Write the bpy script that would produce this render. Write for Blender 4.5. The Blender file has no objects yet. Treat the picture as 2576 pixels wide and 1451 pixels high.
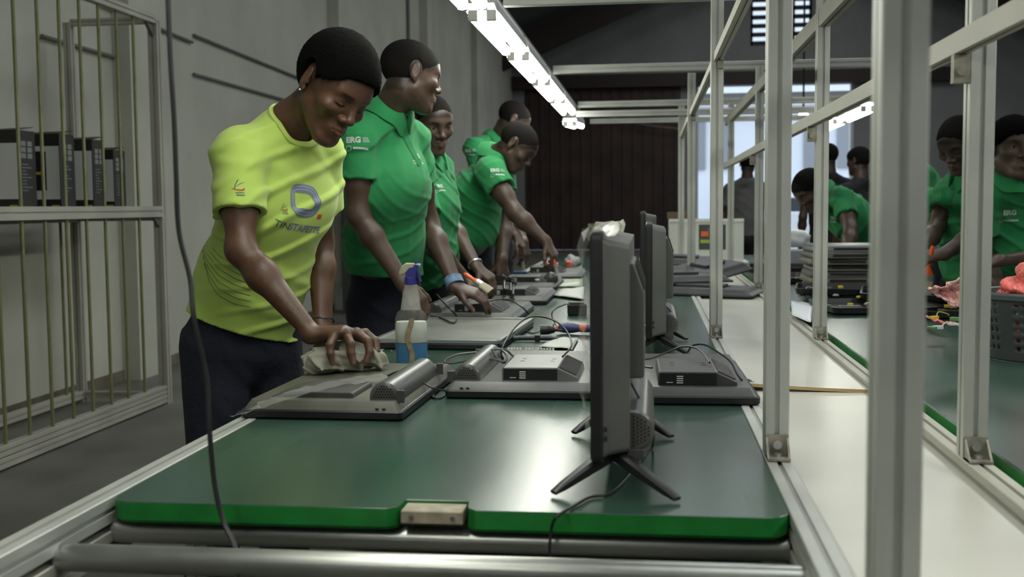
import bpy, bmesh, math, random
import numpy as np
from mathutils import Vector, Matrix
from mathutils.bvhtree import BVHTree

scene = bpy.context.scene
COL = scene.collection
random.seed(7)

# ------------------------------------------------------------------ camera
W, H, FOC = 2576, 1451, 2805.5
EYE = np.array([0.0, 0.0, 1.188])
YAW, PITCH, ROLL = 0.12332, 0.07353, -0.008965
def _axes():
    cy, sy = math.cos(YAW), math.sin(YAW); cp, sp = math.cos(PITCH), math.sin(PITCH)
    f = np.array([-sy*cp, cy*cp, -sp]); r = np.array([cy, sy, 0.0]); u = np.cross(r, f)
    cr, sr = math.cos(ROLL), math.sin(ROLL)
    return r*cr+u*sr, -r*sr+u*cr, f
CR, CU, CF = _axes()
cam_data = bpy.data.cameras.new('camera')
cam = bpy.data.objects.new('camera', cam_data); COL.objects.link(cam)
cam_data.sensor_width = 36.0
cam_data.lens = FOC*36.0/W
cam_data.clip_start = 0.05; cam_data.clip_end = 300
cam.matrix_world = Matrix(((CR[0], CU[0], -CF[0], EYE[0]), (CR[1], CU[1], -CF[1], EYE[1]), (CR[2], CU[2], -CF[2], EYE[2]), (0, 0, 0, 1)))
cam_data.dof.use_dof = True
cam_data.dof.focus_distance = 2.75
cam_data.dof.aperture_fstop = 5.6
scene.camera = cam

# ------------------------------------------------------------------ exposure, world
vs = scene.view_settings
vs.view_transform = 'Standard'; vs.look = 'None'; vs.exposure = 0.0; vs.gamma = 1.0; vs.use_curve_mapping = False
ROOF_FILL = 4.2  # strength of the added roof panels that fill the hall with light
LAMP = 22.0          # strength of the fluorescent tubes
world = bpy.data.worlds.new('world'); scene.world = world; world.use_nodes = True
bg = world.node_tree.nodes['Background']
bg.inputs['Color'].default_value = (0.78, 0.88, 1.0, 1); bg.inputs['Strength'].default_value = 2.1
try:
    scene.cycles.sample_clamp_indirect = 4.0
    scene.cycles.max_bounces = 8
except Exception:
    pass

# ------------------------------------------------------------------ pixel helpers (all return real world points)
def ray(px, py): return CF + CR*(px-W/2)/FOC - CU*(py-H/2)/FOC
def P(px, py, Y):
    d = ray(px, py); return EYE + d*Y/d[1]
def PZ(px, py, Z):
    d = ray(px, py); return EYE + d*(Z-EYE[2])/d[2]
def PX(px, py, X):
    d = ray(px, py); return EYE + d*X/d[0]
def cv(a, b, c):
    'direction given as image right, image up, towards the viewer'
    v = CR*a + CU*b - CF*c
    return v/np.linalg.norm(v)
def nz(v):
    v = np.asarray(v, float); return v/(np.linalg.norm(v)+1e-12)

# ------------------------------------------------------------------ materials
def srgb(c): return tuple(((x/255.0)/12.92 if x/255.0 <= 0.04045 else ((x/255.0+0.055)/1.055)**2.4) for x in c)
MATS = {}
def mat(name, col, rough=0.5, metal=0.0, noise=None, bump=None, alpha=None, emit=None, trans=0.0, spec=0.5, attr=None, sheen=0.0, coat=0.0, stretch=None, c2=None, sss=0.0, soft=False):
    if name in MATS: return MATS[name]
    m = bpy.data.materials.new(name); MATS[name] = m; m.use_nodes = True
    nt = m.node_tree; b = nt.nodes['Principled BSDF']
    if len(col) == 3: col = tuple(col)+(1,)
    b.inputs['Base Color'].default_value = col
    b.inputs['Roughness'].default_value = rough; b.inputs['Metallic'].default_value = metal
    b.inputs['Specular IOR Level'].default_value = spec
    b.inputs['Transmission Weight'].default_value = trans
    b.inputs['Sheen Weight'].default_value = sheen
    b.inputs['Coat Weight'].default_value = coat
    if sss:
        b.inputs['Subsurface Weight'].default_value = sss
        b.inputs['Subsurface Radius'].default_value = (0.01, 0.004, 0.002)
    if alpha is not None: b.inputs['Alpha'].default_value = alpha
    if emit is not None:
        b.inputs['Emission Color'].default_value = tuple(emit[0])+(1,); b.inputs['Emission Strength'].default_value = emit[1]
    tc = nt.nodes.new('ShaderNodeTexCoord'); mp = nt.nodes.new('ShaderNodeMapping')
    nt.links.new(tc.outputs['Object'], mp.inputs['Vector'])
    if stretch: mp.inputs['Scale'].default_value = stretch
    src = None
    if attr:
        a = nt.nodes.new('ShaderNodeAttribute'); a.attribute_name = attr; src = a.outputs['Color']
    if noise:
        sc, amt = noise[0], noise[1]
        n = nt.nodes.new('ShaderNodeTexNoise'); n.inputs['Scale'].default_value = sc; n.inputs['Detail'].default_value = 6
        nt.links.new(mp.outputs['Vector'], n.inputs['Vector'])
        r = nt.nodes.new('ShaderNodeValToRGB')
        if soft: n.inputs['Detail'].default_value = 2
        r.color_ramp.elements[0].position = 0.2 if soft else 0.35; r.color_ramp.elements[1].position = 0.85 if soft else 0.68
        r.color_ramp.elements[0].color = (1-amt, 1-amt, 1-amt, 1) if c2 is None else (0, 0, 0, 1)
        r.color_ramp.elements[1].color = (1+amt*0.4,)*3+(1,) if c2 is None else (1, 1, 1, 1)
        nt.links.new(n.outputs['Fac'], r.inputs['Fac'])
        mx = nt.nodes.new('ShaderNodeMix'); mx.data_type = 'RGBA'
        if c2 is None:
            mx.blend_type = 'MULTIPLY'; mx.inputs['Factor'].default_value = 1.0
            if src is not None: nt.links.new(src, mx.inputs['A'])
            else: mx.inputs['A'].default_value = col
            nt.links.new(r.outputs['Color'], mx.inputs['B'])
        else:
            mu = nt.nodes.new('ShaderNodeMath'); mu.operation = 'MULTIPLY'; mu.inputs[1].default_value = amt
            nt.links.new(r.outputs['Color'], mu.inputs[0]); nt.links.new(mu.outputs[0], mx.inputs['Factor'])
            mx.inputs['A'].default_value = col; mx.inputs['B'].default_value = tuple(c2)+(1,)
        src = mx.outputs['Result']
        rr = nt.nodes.new('ShaderNodeMapRange'); rr.inputs['To Min'].default_value = max(rough-0.08, 0.03); rr.inputs['To Max'].default_value = min(rough+0.1, 1)
        nt.links.new(n.outputs['Fac'], rr.inputs['Value']); nt.links.new(rr.outputs['Result'], b.inputs['Roughness'])
    if src is not None: nt.links.new(src, b.inputs['Base Color'])
    if bump:
        n = nt.nodes.new('ShaderNodeTexNoise'); n.inputs['Scale'].default_value = bump[0]; n.inputs['Detail'].default_value = bump[2] if len(bump) > 2 else 4
        nt.links.new(mp.outputs['Vector'], n.inputs['Vector'])
        bp = nt.nodes.new('ShaderNodeBump'); bp.inputs['Strength'].default_value = bump[1]; bp.inputs['Distance'].default_value = 0.01
        nt.links.new(n.outputs['Fac'], bp.inputs['Height']); nt.links.new(bp.outputs['Normal'], b.inputs['Normal'])
    return m

M_WALL = mat('painted_wall', (0.50, 0.505, 0.43), 0.85, noise=(1.3, 0.14), bump=(60, 0.15))
M_WALLB = mat('grey_end_wall', (0.27, 0.275, 0.28), 0.9, noise=(0.8, 0.15))
M_FLOOR = mat('concrete_floor', (0.135, 0.13, 0.112), 0.45, noise=(2.2, 0.35), bump=(25, 0.2))
M_ROOF = mat('dark_roof_sheet', (0.06, 0.058, 0.058), 0.8, noise=(3, 0.2))
M_RUST = mat('dark_brown_steel', (0.028, 0.017, 0.014), 0.6, noise=(2, 0.3))
M_GATE = mat('dark_red_steel_gate', (0.05, 0.027, 0.021), 0.6, noise=(1.5, 0.5))
M_ALU = mat('aluminium_profile', (0.50, 0.51, 0.47), 0.42, metal=0.35, noise=(6, 0.12))
M_ALUD = mat('aluminium_profile_dusty', (0.43, 0.42, 0.36), 0.5, metal=0.3, noise=(3, 0.15))
M_SLOT = mat('dark_profile_slot', (0.13, 0.13, 0.115), 0.6, metal=0.2)
M_ROLLER = mat('galvanised_roller', (0.42, 0.43, 0.40), 0.3, metal=0.85, noise=(5, 0.22))
M_CAST = mat('cast_corner_bracket', (0.34, 0.32, 0.26), 0.55, metal=0.4, noise=(40, 0.4))
M_BELT = mat('dark_green_belt', (0.032, 0.072, 0.053), 0.24, noise=(1.6, 0.35), spec=0.6, stretch=(3, 0.7, 1), soft=True)
M_BELTE = mat('bright_green_belt_edge', (0.006, 0.20, 0.026), 0.4, noise=(12, 0.35))
M_BOARD = mat('white_laminate_board', (0.60, 0.59, 0.52), 0.3, noise=(2.5, 0.14), c2=None, bump=(6, 0.05))
M_BOARDE = mat('raw_board_edge', (0.42, 0.30, 0.13), 0.8)
M_BLACK = mat('black_plastic', (0.012, 0.012, 0.013), 0.42, noise=(20, 0.2))
M_DGREY = mat('dark_grey_plastic', (0.062, 0.062, 0.060), 0.38, noise=(18, 0.15), bump=(300, 0.06))
M_GREY = mat('grey_tv_plastic', (0.135, 0.138, 0.132), 0.34, noise=(14, 0.15), bump=(300, 0.06))
M_DUSTY = mat('dusty_olive_tv_plastic', (0.115, 0.112, 0.085), 0.48, noise=(7, 0.35), bump=(200, 0.05))
M_SPEAK = mat('speaker_bar_plastic', (0.09, 0.088, 0.082), 0.30, spec=0.6)
M_WHITE = mat('white_plastic', (0.65, 0.65, 0.62), 0.45)
M_CABLE = mat('black_cable', (0.015, 0.015, 0.016), 0.4)
M_SILVER = mat('brushed_silver', (0.5, 0.51, 0.5), 0.3, metal=0.8)

# ------------------------------------------------------------------ mesh builder
class MB:
    def __init__(s): s.v = []; s.f = []; s.mi = []; s.cur = 0
    def add(s, vs_, fs_):
        o = len(s.v); s.v += [tuple(map(float, p)) for p in vs_]; s.f += [tuple(i+o for i in f) for f in fs_]; s.mi += [s.cur]*len(fs_); return s
    def box(s, x0, x1, y0, y1, z0, z1):
        x0, x1 = min(x0, x1), max(x0, x1); y0, y1 = min(y0, y1), max(y0, y1); z0, z1 = min(z0, z1), max(z0, z1)
        return s.add([(x0,y0,z0),(x1,y0,z0),(x1,y1,z0),(x0,y1,z0),(x0,y0,z1),(x1,y0,z1),(x1,y1,z1),(x0,y1,z1)],
              [(3,2,1,0),(4,5,6,7),(0,1,5,4),(1,2,6,5),(2,3,7,6),(3,0,4,7)])
    def loft(s, rings, cap=True, closed=True):
        n = len(rings[0]); vs_ = [p for r in rings for p in r]; fs_ = []
        for i in range(len(rings)-1):
            for j in range(n if closed else n-1):
                k = (j+1) % n
                fs_.append((i*n+j, i*n+k, (i+1)*n+k, (i+1)*n+j))
        if cap:
            fs_.append(tuple(range(n-1, -1, -1))); fs_.append(tuple((len(rings)-1)*n+j for j in range(n)))
        return s.add(vs_, fs_)
    def poly(s, outline, axis, a, b):
        'extrude a 2D outline along x, y or z'
        def pt(u, v, w):
            return {'x': (w, u, v), 'y': (u, w, v), 'z': (u, v, w)}[axis]
        return s.loft([[pt(u, v, a) for u, v in outline], [pt(u, v, b) for u, v in outline]])
    def cyl(s, a, b, r0, r1=None, n=20, cap=True):
        r1 = r0 if r1 is None else r1
        a = np.array(a, float); b = np.array(b, float); w = nz(b-a)
        t = np.array([0, 0, 1.0]) if abs(w[2]) < 0.9 else np.array([1.0, 0, 0])
        u = nz(np.cross(t, w)); v = np.cross(w, u)
        R = [[a+(u*math.cos(t_)+v*math.sin(t_))*r0 for t_ in np.linspace(0, 2*math.pi, n, endpoint=False)],
             [b+(u*math.cos(t_)+v*math.sin(t_))*r1 for t_ in np.linspace(0, 2*math.pi, n, endpoint=False)]]
        return s.loft(R, cap)
    def lathe(s, c, prof, n=28, sx=1, sy=1, cap=True):
        c = np.array(c, float)
        return s.loft([[c+np.array([r*sx*math.cos(t), r*sy*math.sin(t), z]) for t in np.linspace(0, 2*math.pi, n, endpoint=False)] for r, z in prof], cap)
    def tube(s, pts, r, n=8, smooth=6):
        pts = [np.array(p, float) for p in pts]
        if smooth and len(pts) > 2:
            q = []
            E = [2*pts[0]-pts[1]]+pts+[2*pts[-1]-pts[-2]]
            for i in range(1, len(E)-2):
                for t in np.linspace(0, 1, smooth, endpoint=False):
                    p0, p1, p2, p3 = E[i-1:i+3]
                    q.append(0.5*((2*p1)+(-p0+p2)*t+(2*p0-5*p1+4*p2-p3)*t*t+(-p0+3*p1-3*p2+p3)*t**3))
            q.append(pts[-1]); pts = q
        rings = []; u = None
        for i, p in enumerate(pts):
            w = nz(pts[min(i+1, len(pts)-1)]-pts[max(i-1, 0)])
            if u is None:
                t = np.array([0, 0, 1.0]) if abs(w[2]) < 0.9 else np.array([1.0, 0, 0]); u = nz(np.cross(t, w))
            u = nz(u-w*np.dot(u, w)); v = np.cross(w, u)
            rr = r(i/(len(pts)-1)) if callable(r) else r
            rings.append([p+(u*math.cos(t)+v*math.sin(t))*rr for t in np.linspace(0, 2*math.pi, n, endpoint=False)])
        return s.loft(rings)
    def xf(s, fn, start=0):
        s.v[start:] = [tuple(fn(np.array(p))) for p in s.v[start:]]; return s
    def build(s, name, material, parent=None, smooth=False, bevel=0, world=False, segs=2, loc=None):
        me = bpy.data.meshes.new(name); v = s.v
        if world and parent is not None:
            L = parent.location; v = [(p[0]-L[0], p[1]-L[1], p[2]-L[2]) for p in v]
        if loc is not None: v = [(p[0]-loc[0], p[1]-loc[1], p[2]-loc[2]) for p in v]
        me.from_pydata(v, [], s.f); me.update()
        ms = material if isinstance(material, (list, tuple)) else [material]
        for m in ms: me.materials.append(m)
        if len(ms) > 1: me.polygons.foreach_set('material_index', s.mi)
        bm = bmesh.new(); bm.from_mesh(me); bmesh.ops.recalc_face_normals(bm, faces=bm.faces); bm.to_mesh(me); bm.free()
        o = bpy.data.objects.new(name, me); COL.objects.link(o)
        if parent is not None: o.parent = parent
        if loc is not None: o.location = loc
        if smooth:
            me.polygons.foreach_set('use_smooth', [True]*len(me.polygons))
            try: me.set_sharp_from_angle(angle=math.radians(38))
            except Exception: pass
        if bevel:
            b = o.modifiers.new('bevel', 'BEVEL'); b.width = bevel; b.segments = segs; b.limit_method = 'ANGLE'; b.angle_limit = math.radians(35)
        return o

def tag(o, label=None, cat=None, group=None, kind=None):
    if label: o['label'] = label
    if cat: o['category'] = cat
    if group: o['group'] = group
    if kind: o['kind'] = kind
    return o
def thing(name, label, cat, loc=(0, 0, 0), rz=0.0, group=None):
    o = bpy.data.objects.new(name, None); COL.objects.link(o); o.empty_display_size = 0.05
    o.location = tuple(map(float, loc)); o.rotation_euler = (0, 0, rz)
    return tag(o, label, cat, group)
def struct(name, mb, m, label=None, **kw):
    o = mb.build(name, m, **kw); o['kind'] = 'structure'
    if label: o['label'] = label
    return o
def rrect(x0, x1, y0, y1, r, n=5):
    out = []
    for cx, cy, a in ((x1-r, y1-r, 0), (x0+r, y1-r, 90), (x0+r, y0+r, 180), (x1-r, y0+r, 270)):
        for t in np.linspace(0, 90, n):
            out.append((cx+r*math.cos(math.radians(a+t)), cy+r*math.sin(math.radians(a+t))))
    return out
# T-slot aluminium section, centred, side s
def tslot(s=0.04, g=0.004, d=0.005):
    h = s/2; q = []
    pts = [(-h+0.0015, -h), (-g, -h), (-g, -h+d), (g, -h+d), (g, -h), (h-0.0015, -h), (h, -h+0.0015)]
    for k in range(4):
        c, sn = [(1, 0), (0, 1), (-1, 0), (0, -1)][k]
        q += [(x*c-y*sn, x*sn+y*c) for x, y in pts]
    return q
def profile(mb, a, b, s=0.04, n=None):
    'extrude T-slot section from a to b'
    a = np.array(a, float); b = np.array(b, float); w = nz(b-a)
    up = np.array([0, 0, 1.0]) if abs(w[2]) < 0.9 else np.array([0, 1.0, 0])
    u = nz(np.cross(up, w)); v = np.cross(w, u)
    sec = tslot(s, 0.1*s, 0.14*s)
    return mb.loft([[a+u*x+v*y for x, y in sec], [b+u*x+v*y for x, y in sec]])
# ------------------------------------------------------------------ room shell
XL, XR, YB, Y0 = -3.66, 10.6, 30.0, -3.0
EAVE, RIDGE, XM = 5.3, 8.3, 3.5
struct('floor', MB().box(XL-0.3, XR+0.3, Y0, YB+0.3, -0.12, 0), M_FLOOR, 'grey concrete factory floor')
struct('ground', MB().box(-15, 30, YB+0.3, 70, -0.15, -0.02), mat('pale_yard', (0.5, 0.5, 0.48), 0.8), 'pale ground outside the gate')
struct('wall_left', MB().box(XL-0.25, XL, Y0, YB, 0, EAVE), M_WALL, 'long grey painted left wall')
struct('wall_right', MB().box(XR, XR+0.25, Y0, YB, 0, EAVE), M_WALLB, 'right wall of the hall')
w = MB().box(XL, XR, Y0-0.25, Y0, 0, EAVE)
w.add([(XL, Y0-0.25, EAVE), (XR, Y0-0.25, EAVE), (XM, Y0-0.25, RIDGE)], [(0, 1, 2)])
struct('wall_front', w, M_WALLB, 'end wall behind the viewer')
GX0, GX1, OX0, OX1, GT = -3.33, 0.80, 1.19, 5.25, 4.28
wb = MB()
for x0, x1, z0, z1 in ((XL, GX0, 0, GT), (GX1, OX0, 0, GT), (OX1, XR, 0, GT), (XL, XR, GT, 4.8), (XL, 2.6, 4.8, EAVE), (4.15, XR, 4.8, EAVE)):
    wb.box(x0, x1, YB, YB+0.25, z0, z1)
for x0, x1, z0, z1 in ((2.6, 4.15, 4.8, EAVE),): wb.box(x0, x1, YB, YB+0.25, z0, z1)
# gable, split round the vent window
for yy in (YB, YB+0.25):
    pass
def gable_piece(x0, x1, zlo, hi):
    wb.add([(x0, YB, zlo), (x1, YB, zlo), (x1, YB, hi(x1)), (x0, YB, hi(x0)), (x0, YB+0.25, zlo), (x1, YB+0.25, zlo), (x1, YB+0.25, hi(x1)), (x0, YB+0.25, hi(x0))],
           [(0, 1, 2, 3), (7, 6, 5, 4), (0, 4, 5, 1), (1, 5, 6, 2), (2, 6, 7, 3), (3, 7, 4, 0)])
roofz = lambda x: EAVE+(RIDGE-EAVE)*(1-abs(x-XM)/(XM-XL if x < XM else XR-XM))
for x0, x1, zl in ((XL, 2.6, EAVE), (2.6, XM, 6.5), (XM, 4.15, 6.5), (4.15, XR, EAVE)): gable_piece(x0, x1, zl, roofz)
struct('wall_back', wb, M_WALLB, 'grey end wall with a dark gate, a bright doorway and a gable')
# roof
for nm, xa, za, xb, zb in (('ceiling_left', XL-0.3, EAVE, XM, RIDGE), ('ceiling_right', XM, RIDGE, XR+0.3, EAVE)):
    m = MB().add([(xa, Y0-0.3, za), (xb, Y0-0.3, zb), (xb, YB+0.3, zb), (xa, YB+0.3, za), (xa, Y0-0.3, za+0.1), (xb, Y0-0.3, zb+0.1), (xb, YB+0.3, zb+0.1), (xa, YB+0.3, za+0.1)],
                 [(0, 1, 2, 3), (7, 6, 5, 4), (0, 4, 5, 1), (1, 5, 6, 2), (2, 6, 7, 3), (3, 7, 4, 0)])
    struct(nm, m, M_ROOF, 'dark sloping roof underside')
# rafters
k = 0
for yy in (28.0, 20.0, 12.0, 4.0):
    for xa, xb in ((XL, XM), (XM, XR)):
        za, zb = roofz(xa)-0.02, roofz(xb)-0.02
        if yy > 27: da, db = 0.72, 0.72
        else: da, db = 0.35, 0.35
        if xa == XL: xa += 0.0
        m = MB().add([(xa, yy-0.1, za-da), (xb, yy-0.1, zb-db), (xb, yy-0.1, zb), (xa, yy-0.1, za), (xa, yy+0.1, za-da), (xb, yy+0.1, zb-db), (xb, yy+0.1, zb), (xa, yy+0.1, za)],
                     [(0, 1, 2, 3), (7, 6, 5, 4), (0, 4, 5, 1), (1, 5, 6, 2), (2, 6, 7, 3), (3, 7, 4, 0)])
        k += 1; struct('trim_%d' % k, m, M_RUST, 'dark brown sloping roof rafter')
# lintel over gate and doorway
struct('trim_9', MB().box(XL, 7.6, YB-0.3, YB, 4.28, 4.62), M_RUST, 'dark lintel beam over gate and doorway')
# pilasters along the left wall
for i, yy in enumerate((2.4, 7.35, 12.6, 17.8, 23.0)):
    struct('trim_%d' % (10+i), MB().box(XL, XL+0.13, yy, yy+0.42, 0, EAVE), M_WALL, 'painted pilaster of the left wall')
struct('baseboard_left', MB().box(XL, XL+0.012, Y0, YB, 0, 0.07), mat('worn_wall_foot', (0.16, 0.14, 0.10), 0.9, noise=(5, 0.4)), 'worn dirty strip along the foot of the left wall')
# gate: ribbed dark red steel
g = MB()
x = GX0; i = 0
pts = []
while x < GX1-0.001:
    x2 = min(x+0.137, GX1); d = 0.0 if i % 2 == 0 else 0.04
    g.box(x, x2, YB-0.02-d, YB+0.06, 0.01, GT); x = x2; i += 1
g0 = thing('door_1', 'x', None, (0, 0, 0)); g0['kind'] = 'structure'
g0['label'] = 'closed dark reddish brown ribbed steel gate in the end wall'
g.build('gate_leaf', M_GATE, g0)
MB().tube([P(1500, 283, 29.7), P(1560, 300, 29.7), P(1640, 316, 29.7), P(1710, 324, 29.7)], 0.02, 6).build('chain', mat('pale_chain', (0.2, 0.17, 0.13), 0.6), g0)
# doorway: white frame beams
fr = MB()
fr.box(OX0, OX1, YB+0.06, YB+0.2, 3.86, 4.1); fr.box(OX0, OX0+0.08, YB+0.05, YB+0.25, 0, GT); fr.box(OX1-0.08, OX1, YB+0.05, YB+0.25, 0, GT)
struct('door_2', fr, mat('white_door_frame', (0.6, 0.62, 0.65), 0.5), 'white frame of the open bright doorway')
# vent window with slats
v0 = struct('window_1', MB().box(2.6, 4.15, YB+0.02, YB+0.1, 5.18, 5.3), M_RUST, 'louvred vent window high in the gable')
vf = MB()
for xx in (2.6, 3.2, 3.55, 4.1): vf.box(xx, xx+0.06 if xx > 4 or xx < 3 else xx+0.18, YB+0.0, YB+0.12, 5.3, 6.5)
vf.build('window_frame', M_RUST, v0)
sl = MB()
for kz in range(6):
    z = 5.3+kz*0.222
    sl.add([(2.6, YB+0.0, z), (4.15, YB+0.0, z), (4.15, YB+0.0, z+0.12), (2.6, YB+0.0, z+0.12), (2.6, YB+0.1, z+0.02), (4.15, YB+0.1, z+0.02), (4.15, YB+0.1, z+0.13), (2.6, YB+0.1, z+0.13)],
           [(0, 1, 2, 3), (7, 6, 5, 4), (0, 4, 5, 1), (1, 5, 6, 2), (2, 6, 7, 3), (3, 7, 4, 0)])
sl.build('slat', M_RUST, v0)
# conduits on the left wall
mc = mat('grey_conduit', (0.15, 0.155, 0.14), 0.7)
def conduit(a, b, lab):
    pa, pb = PX(*a, XL+0.03), PX(*b, XL+0.03)
    o = MB().tube([pa, pb], 0.013, 8, smooth=0).build('wall_conduit', mc, loc=tuple(pa)); tag(o, lab, 'conduit')
    o.location[0] -= 0.012
conduit((492, 88), (756, 196), 'upper dark conduit line on the left wall behind the lime shirt worker')
conduit((492, 186), (716, 250), 'lower dark conduit line on the left wall above the lime shirt')
conduit((255, 10), (488, 106), 'dark conduit line on the left wall behind the hanging cable, near the top')
conduit((110, 90), (405, 176), 'thin dark conduit line on the left wall behind the cage bars')
o = MB().box(XL+0.0, XL+0.04, 16.8, 16.9, 3.7, 5.2).build('drain_pipe', mc); tag(o, 'short dark vertical strip high on the left wall near the lamps', 'pipe')

# glowing panels added under the roof, out of view, to brighten the hall
M_FILL = mat('roof_fill_glow', (0.7, 0.75, 0.8), 0.6, emit=((0.90, 0.94, 0.94), ROOF_FILL))
k = 0
for y0, y1 in ((-2.5, 1.5), (5, 9), (13, 17), (21, 25)):
    for xa, xb in ((0.4, 2.4), (4.6, 6.6)):
        za, zb = roofz(xa)-0.015, roofz(xb)-0.015; k += 1
        m = MB().add([(xa, y0, za), (xb, y0, zb), (xb, y1, zb), (xa, y1, za), (xa, y0, za+0.01), (xb, y0, zb+0.01), (xb, y1, zb+0.01), (xa, y1, za+0.01)], [(0, 1, 2, 3), (7, 6, 5, 4), (0, 4, 5, 1), (1, 5, 6, 2), (2, 6, 7, 3), (3, 7, 4, 0)])
        struct('window_%d' % (k+1), m, M_FILL, 'added glowing fill panel under the roof')  # added light panels, not real windows

# ------------------------------------------------------------------ outside
bl = thing('building', 'bright white building front with windows seen through the open doorway', 'building', (5, 46, 0))
wl = MB(); wl.box(-8, 16, 46, 47, 0, 12); wl.build('wall', mat('white_facade', (0.62, 0.66, 0.72), 0.8), bl, world=True)
for wx in (1.6, 2.6, 4.7, 6.1, 7.4, 8.8):
    m = MB().box(wx, wx+0.62, 45.9, 46.02, 2.6, 4.6); m.build('window', mat('grey_pane', (0.23, 0.25, 0.28), 0.3), bl, world=True)
MB().box(-8, 16, 45.4, 46, 5.1, 5.3).build('ledge', mat('white_ledge', (0.75, 0.78, 0.82), 0.6), bl, world=True)
MB().box(3.0, 12, 45.5, 46, 0, 1.9).build('plinth', mat('pale_plinth', (0.75, 0.77, 0.8), 0.7), bl, world=True)
cr = thing('car', 'white car parked outside the bright doorway', 'car', (5.2, 38.5, -0.02))
c = MB(); c.poly(rrect(-2.1, 2.1, 0.28, 0.95, 0.25), 'y', -0.85, 0.85); c.build('car_body', mat('white_car', (0.7, 0.73, 0.78), 0.3), cr, bevel=0.05)
c = MB(); c.poly([(-1.3, 0.9), (1.2, 0.9), (0.7, 1.42), (-0.9, 1.42)], 'y', -0.72, 0.72); c.build('cabin', mat('dark_glass', (0.05, 0.06, 0.07), 0.2), cr, bevel=0.05)
for sx in (-1.3, 1.3):
    for sy in (-0.9, 0.68): MB().cyl((sx, sy, 0.32), (sx, sy+0.22, 0.32), 0.32).build('wheel', M_BLACK, cr)

# ------------------------------------------------------------------ lights
M_TUBE = mat('lit_tube', (1, 1, 1), 0.5, emit=((0.98, 1.0, 0.90), LAMP))
M_FIX = mat('white_lamp_housing', (0.36, 0.37, 0.35), 0.4)
def lamp(x, y0, z, L, label, group, tilt=0.0):
    t = thing('fluorescent_lamp', label, 'lamp', (x, y0, z), 0, group); t.rotation_euler = (tilt, 0, 0)
    h = MB(); h.poly([(-0.056, -0.004), (-0.052, -0.004), (-0.042, 0.022), (0.042, 0.022), (0.052, -0.004), (0.056, -0.004), (0.050, 0.03), (0.035, 0.062), (-0.035, 0.062), (-0.050, 0.03)], 'y', -0.01, L+0.01); h.build('housing', M_FIX, t, bevel=0.003)
    for sx in (-0.031, 0.031):
        MB().cyl((sx, 0.02, -0.016), (sx, L-0.02, -0.016), 0.019, n=16).build('tube', M_TUBE, t, smooth=True)
        for yy in (0.0, L-0.022):
            MB().box(sx-0.016, sx+0.016, yy, yy+0.022, -0.034, 0.002).build('lamp_holder', M_WHITE, t, bevel=0.003)
    return t
LX, LZ = -0.56, 1.845
for i, y in enumerate((-0.5, 0.6, 1.66, 2.68, 3.76, 4.80, 5.83, 6.86)):
    nm = ['first', 'second', 'third', 'fourth', 'fifth', 'sixth', 'seventh', 'eighth'][i]
    lamp(LX, y, LZ, 0.89, 'lit twin tube lamp over the left bench, %s along the row from the viewer' % nm, 'twin tube lamps over the left bench')
lamp(LX, 7.92, 1.78, 0.9, 'lit twin tube lamp at the far end of the left row, hanging lower', 'twin tube lamps over the left bench', 0.05)
for i, y in enumerate((0.3, 1.36, 2.42, 7.1, 8.16)):
    nm = ['first', 'second', 'third', 'fourth', 'fifth'][i]
    lamp(1.33, y, 1.78, 0.89, 'lit twin tube lamp over the right bench, %s along the row from the viewer' % nm, 'twin tube lamps over the right bench')
bp_ = P(2021, 292, 13.0)
gl = thing('globe_lamp', 'round glowing lamp hanging in the bright doorway', 'lamp', bp_)
m = MB(); m.lathe((0, 0, 0), [(0.002, -0.055)]+[(0.055*math.sin(a), -0.055*math.cos(a)) for a in np.linspace(0.3, 2.8, 9)]+[(0.002, 0.055)]); m.build('bulb', mat('lit_bulb', (1, 1, 1), 0.5, emit=((1, 0.98, 0.92), 12)), gl, smooth=True)
MB().cyl((0, 0, 0.05), (0, 0, 6.0-bp_[2]+roofz(bp_[0])-6.0), 0.012, n=6).build('cord', M_CABLE, gl)

# ------------------------------------------------------------------ conveyors
TZ = 0.76
XA, XBb = -0.795, 0.192       # left belt
X1, X2 = 0.213, 0.537
YF = 1.53; YE = 9.4
# left conveyor
lc = thing('conveyor_table', 'long left conveyor bench with dark green belt and rounded bright green front edge', 'conveyor', (-0.3, 1.2, 0))
b = MB()
ol = rrect(XA, XBb, YF, YE, 0.035)
n_ = (-0.357, -0.255)
# front edge with notch
front = [(XA+0.035, YF), (-0.372, YF), (-0.36, YF+0.012), (-0.355, YF+0.05), (-0.262, YF+0.05), (-0.257, YF+0.012), (-0.245, YF), (XBb-0.035, YF)]
out = [p for p in rrect(XA, XBb, YF, YE, 0.035, 6)]
q4 = out[18:24]; q3 = out[12:18]
outline = out[0:6]+out[6:12]+q3+front[1:-1]+q4
rings = []
for off, z in ((0.004, 0.728), (0.0, 0.733), (0.0, TZ-0.001), (0.001, TZ)):
    cx = sum(p[0] for p in outline)/len(outline)
    rings.append([(x+(off if x < -0.5 else -off if x > 0 else 0), y+(off if y < 3 else -off), z) for x, y in outline])
b.cur = 1; b.loft(rings[:3], cap=False)
b.cur = 0; b.loft(rings[2:], cap=False); b.add([p for p in rings[-1]], [tuple(range(len(outline)))]); b.add([p for p in rings[0]], [tuple(range(len(outline)))[::-1]])
b.build('belt', [M_BELT, M_BELTE], lc, world=True)
m = MB().box(-0.3535, -0.2635, YF+0.003, YF+0.049, 0.737, TZ-0.004); m.build('belt_clip', mat('beige_clip_plate', (0.36, 0.31, 0.22), 0.6, noise=(40, 0.3)), lc, bevel=0.002, world=True)
for sx in (-0.338, -0.278): MB().cyl((sx, YF+0.0005, 0.747), (sx, YF+0.006, 0.747), 0.0035, n=10).build('rivet', M_SLOT, lc, world=True)
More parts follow.
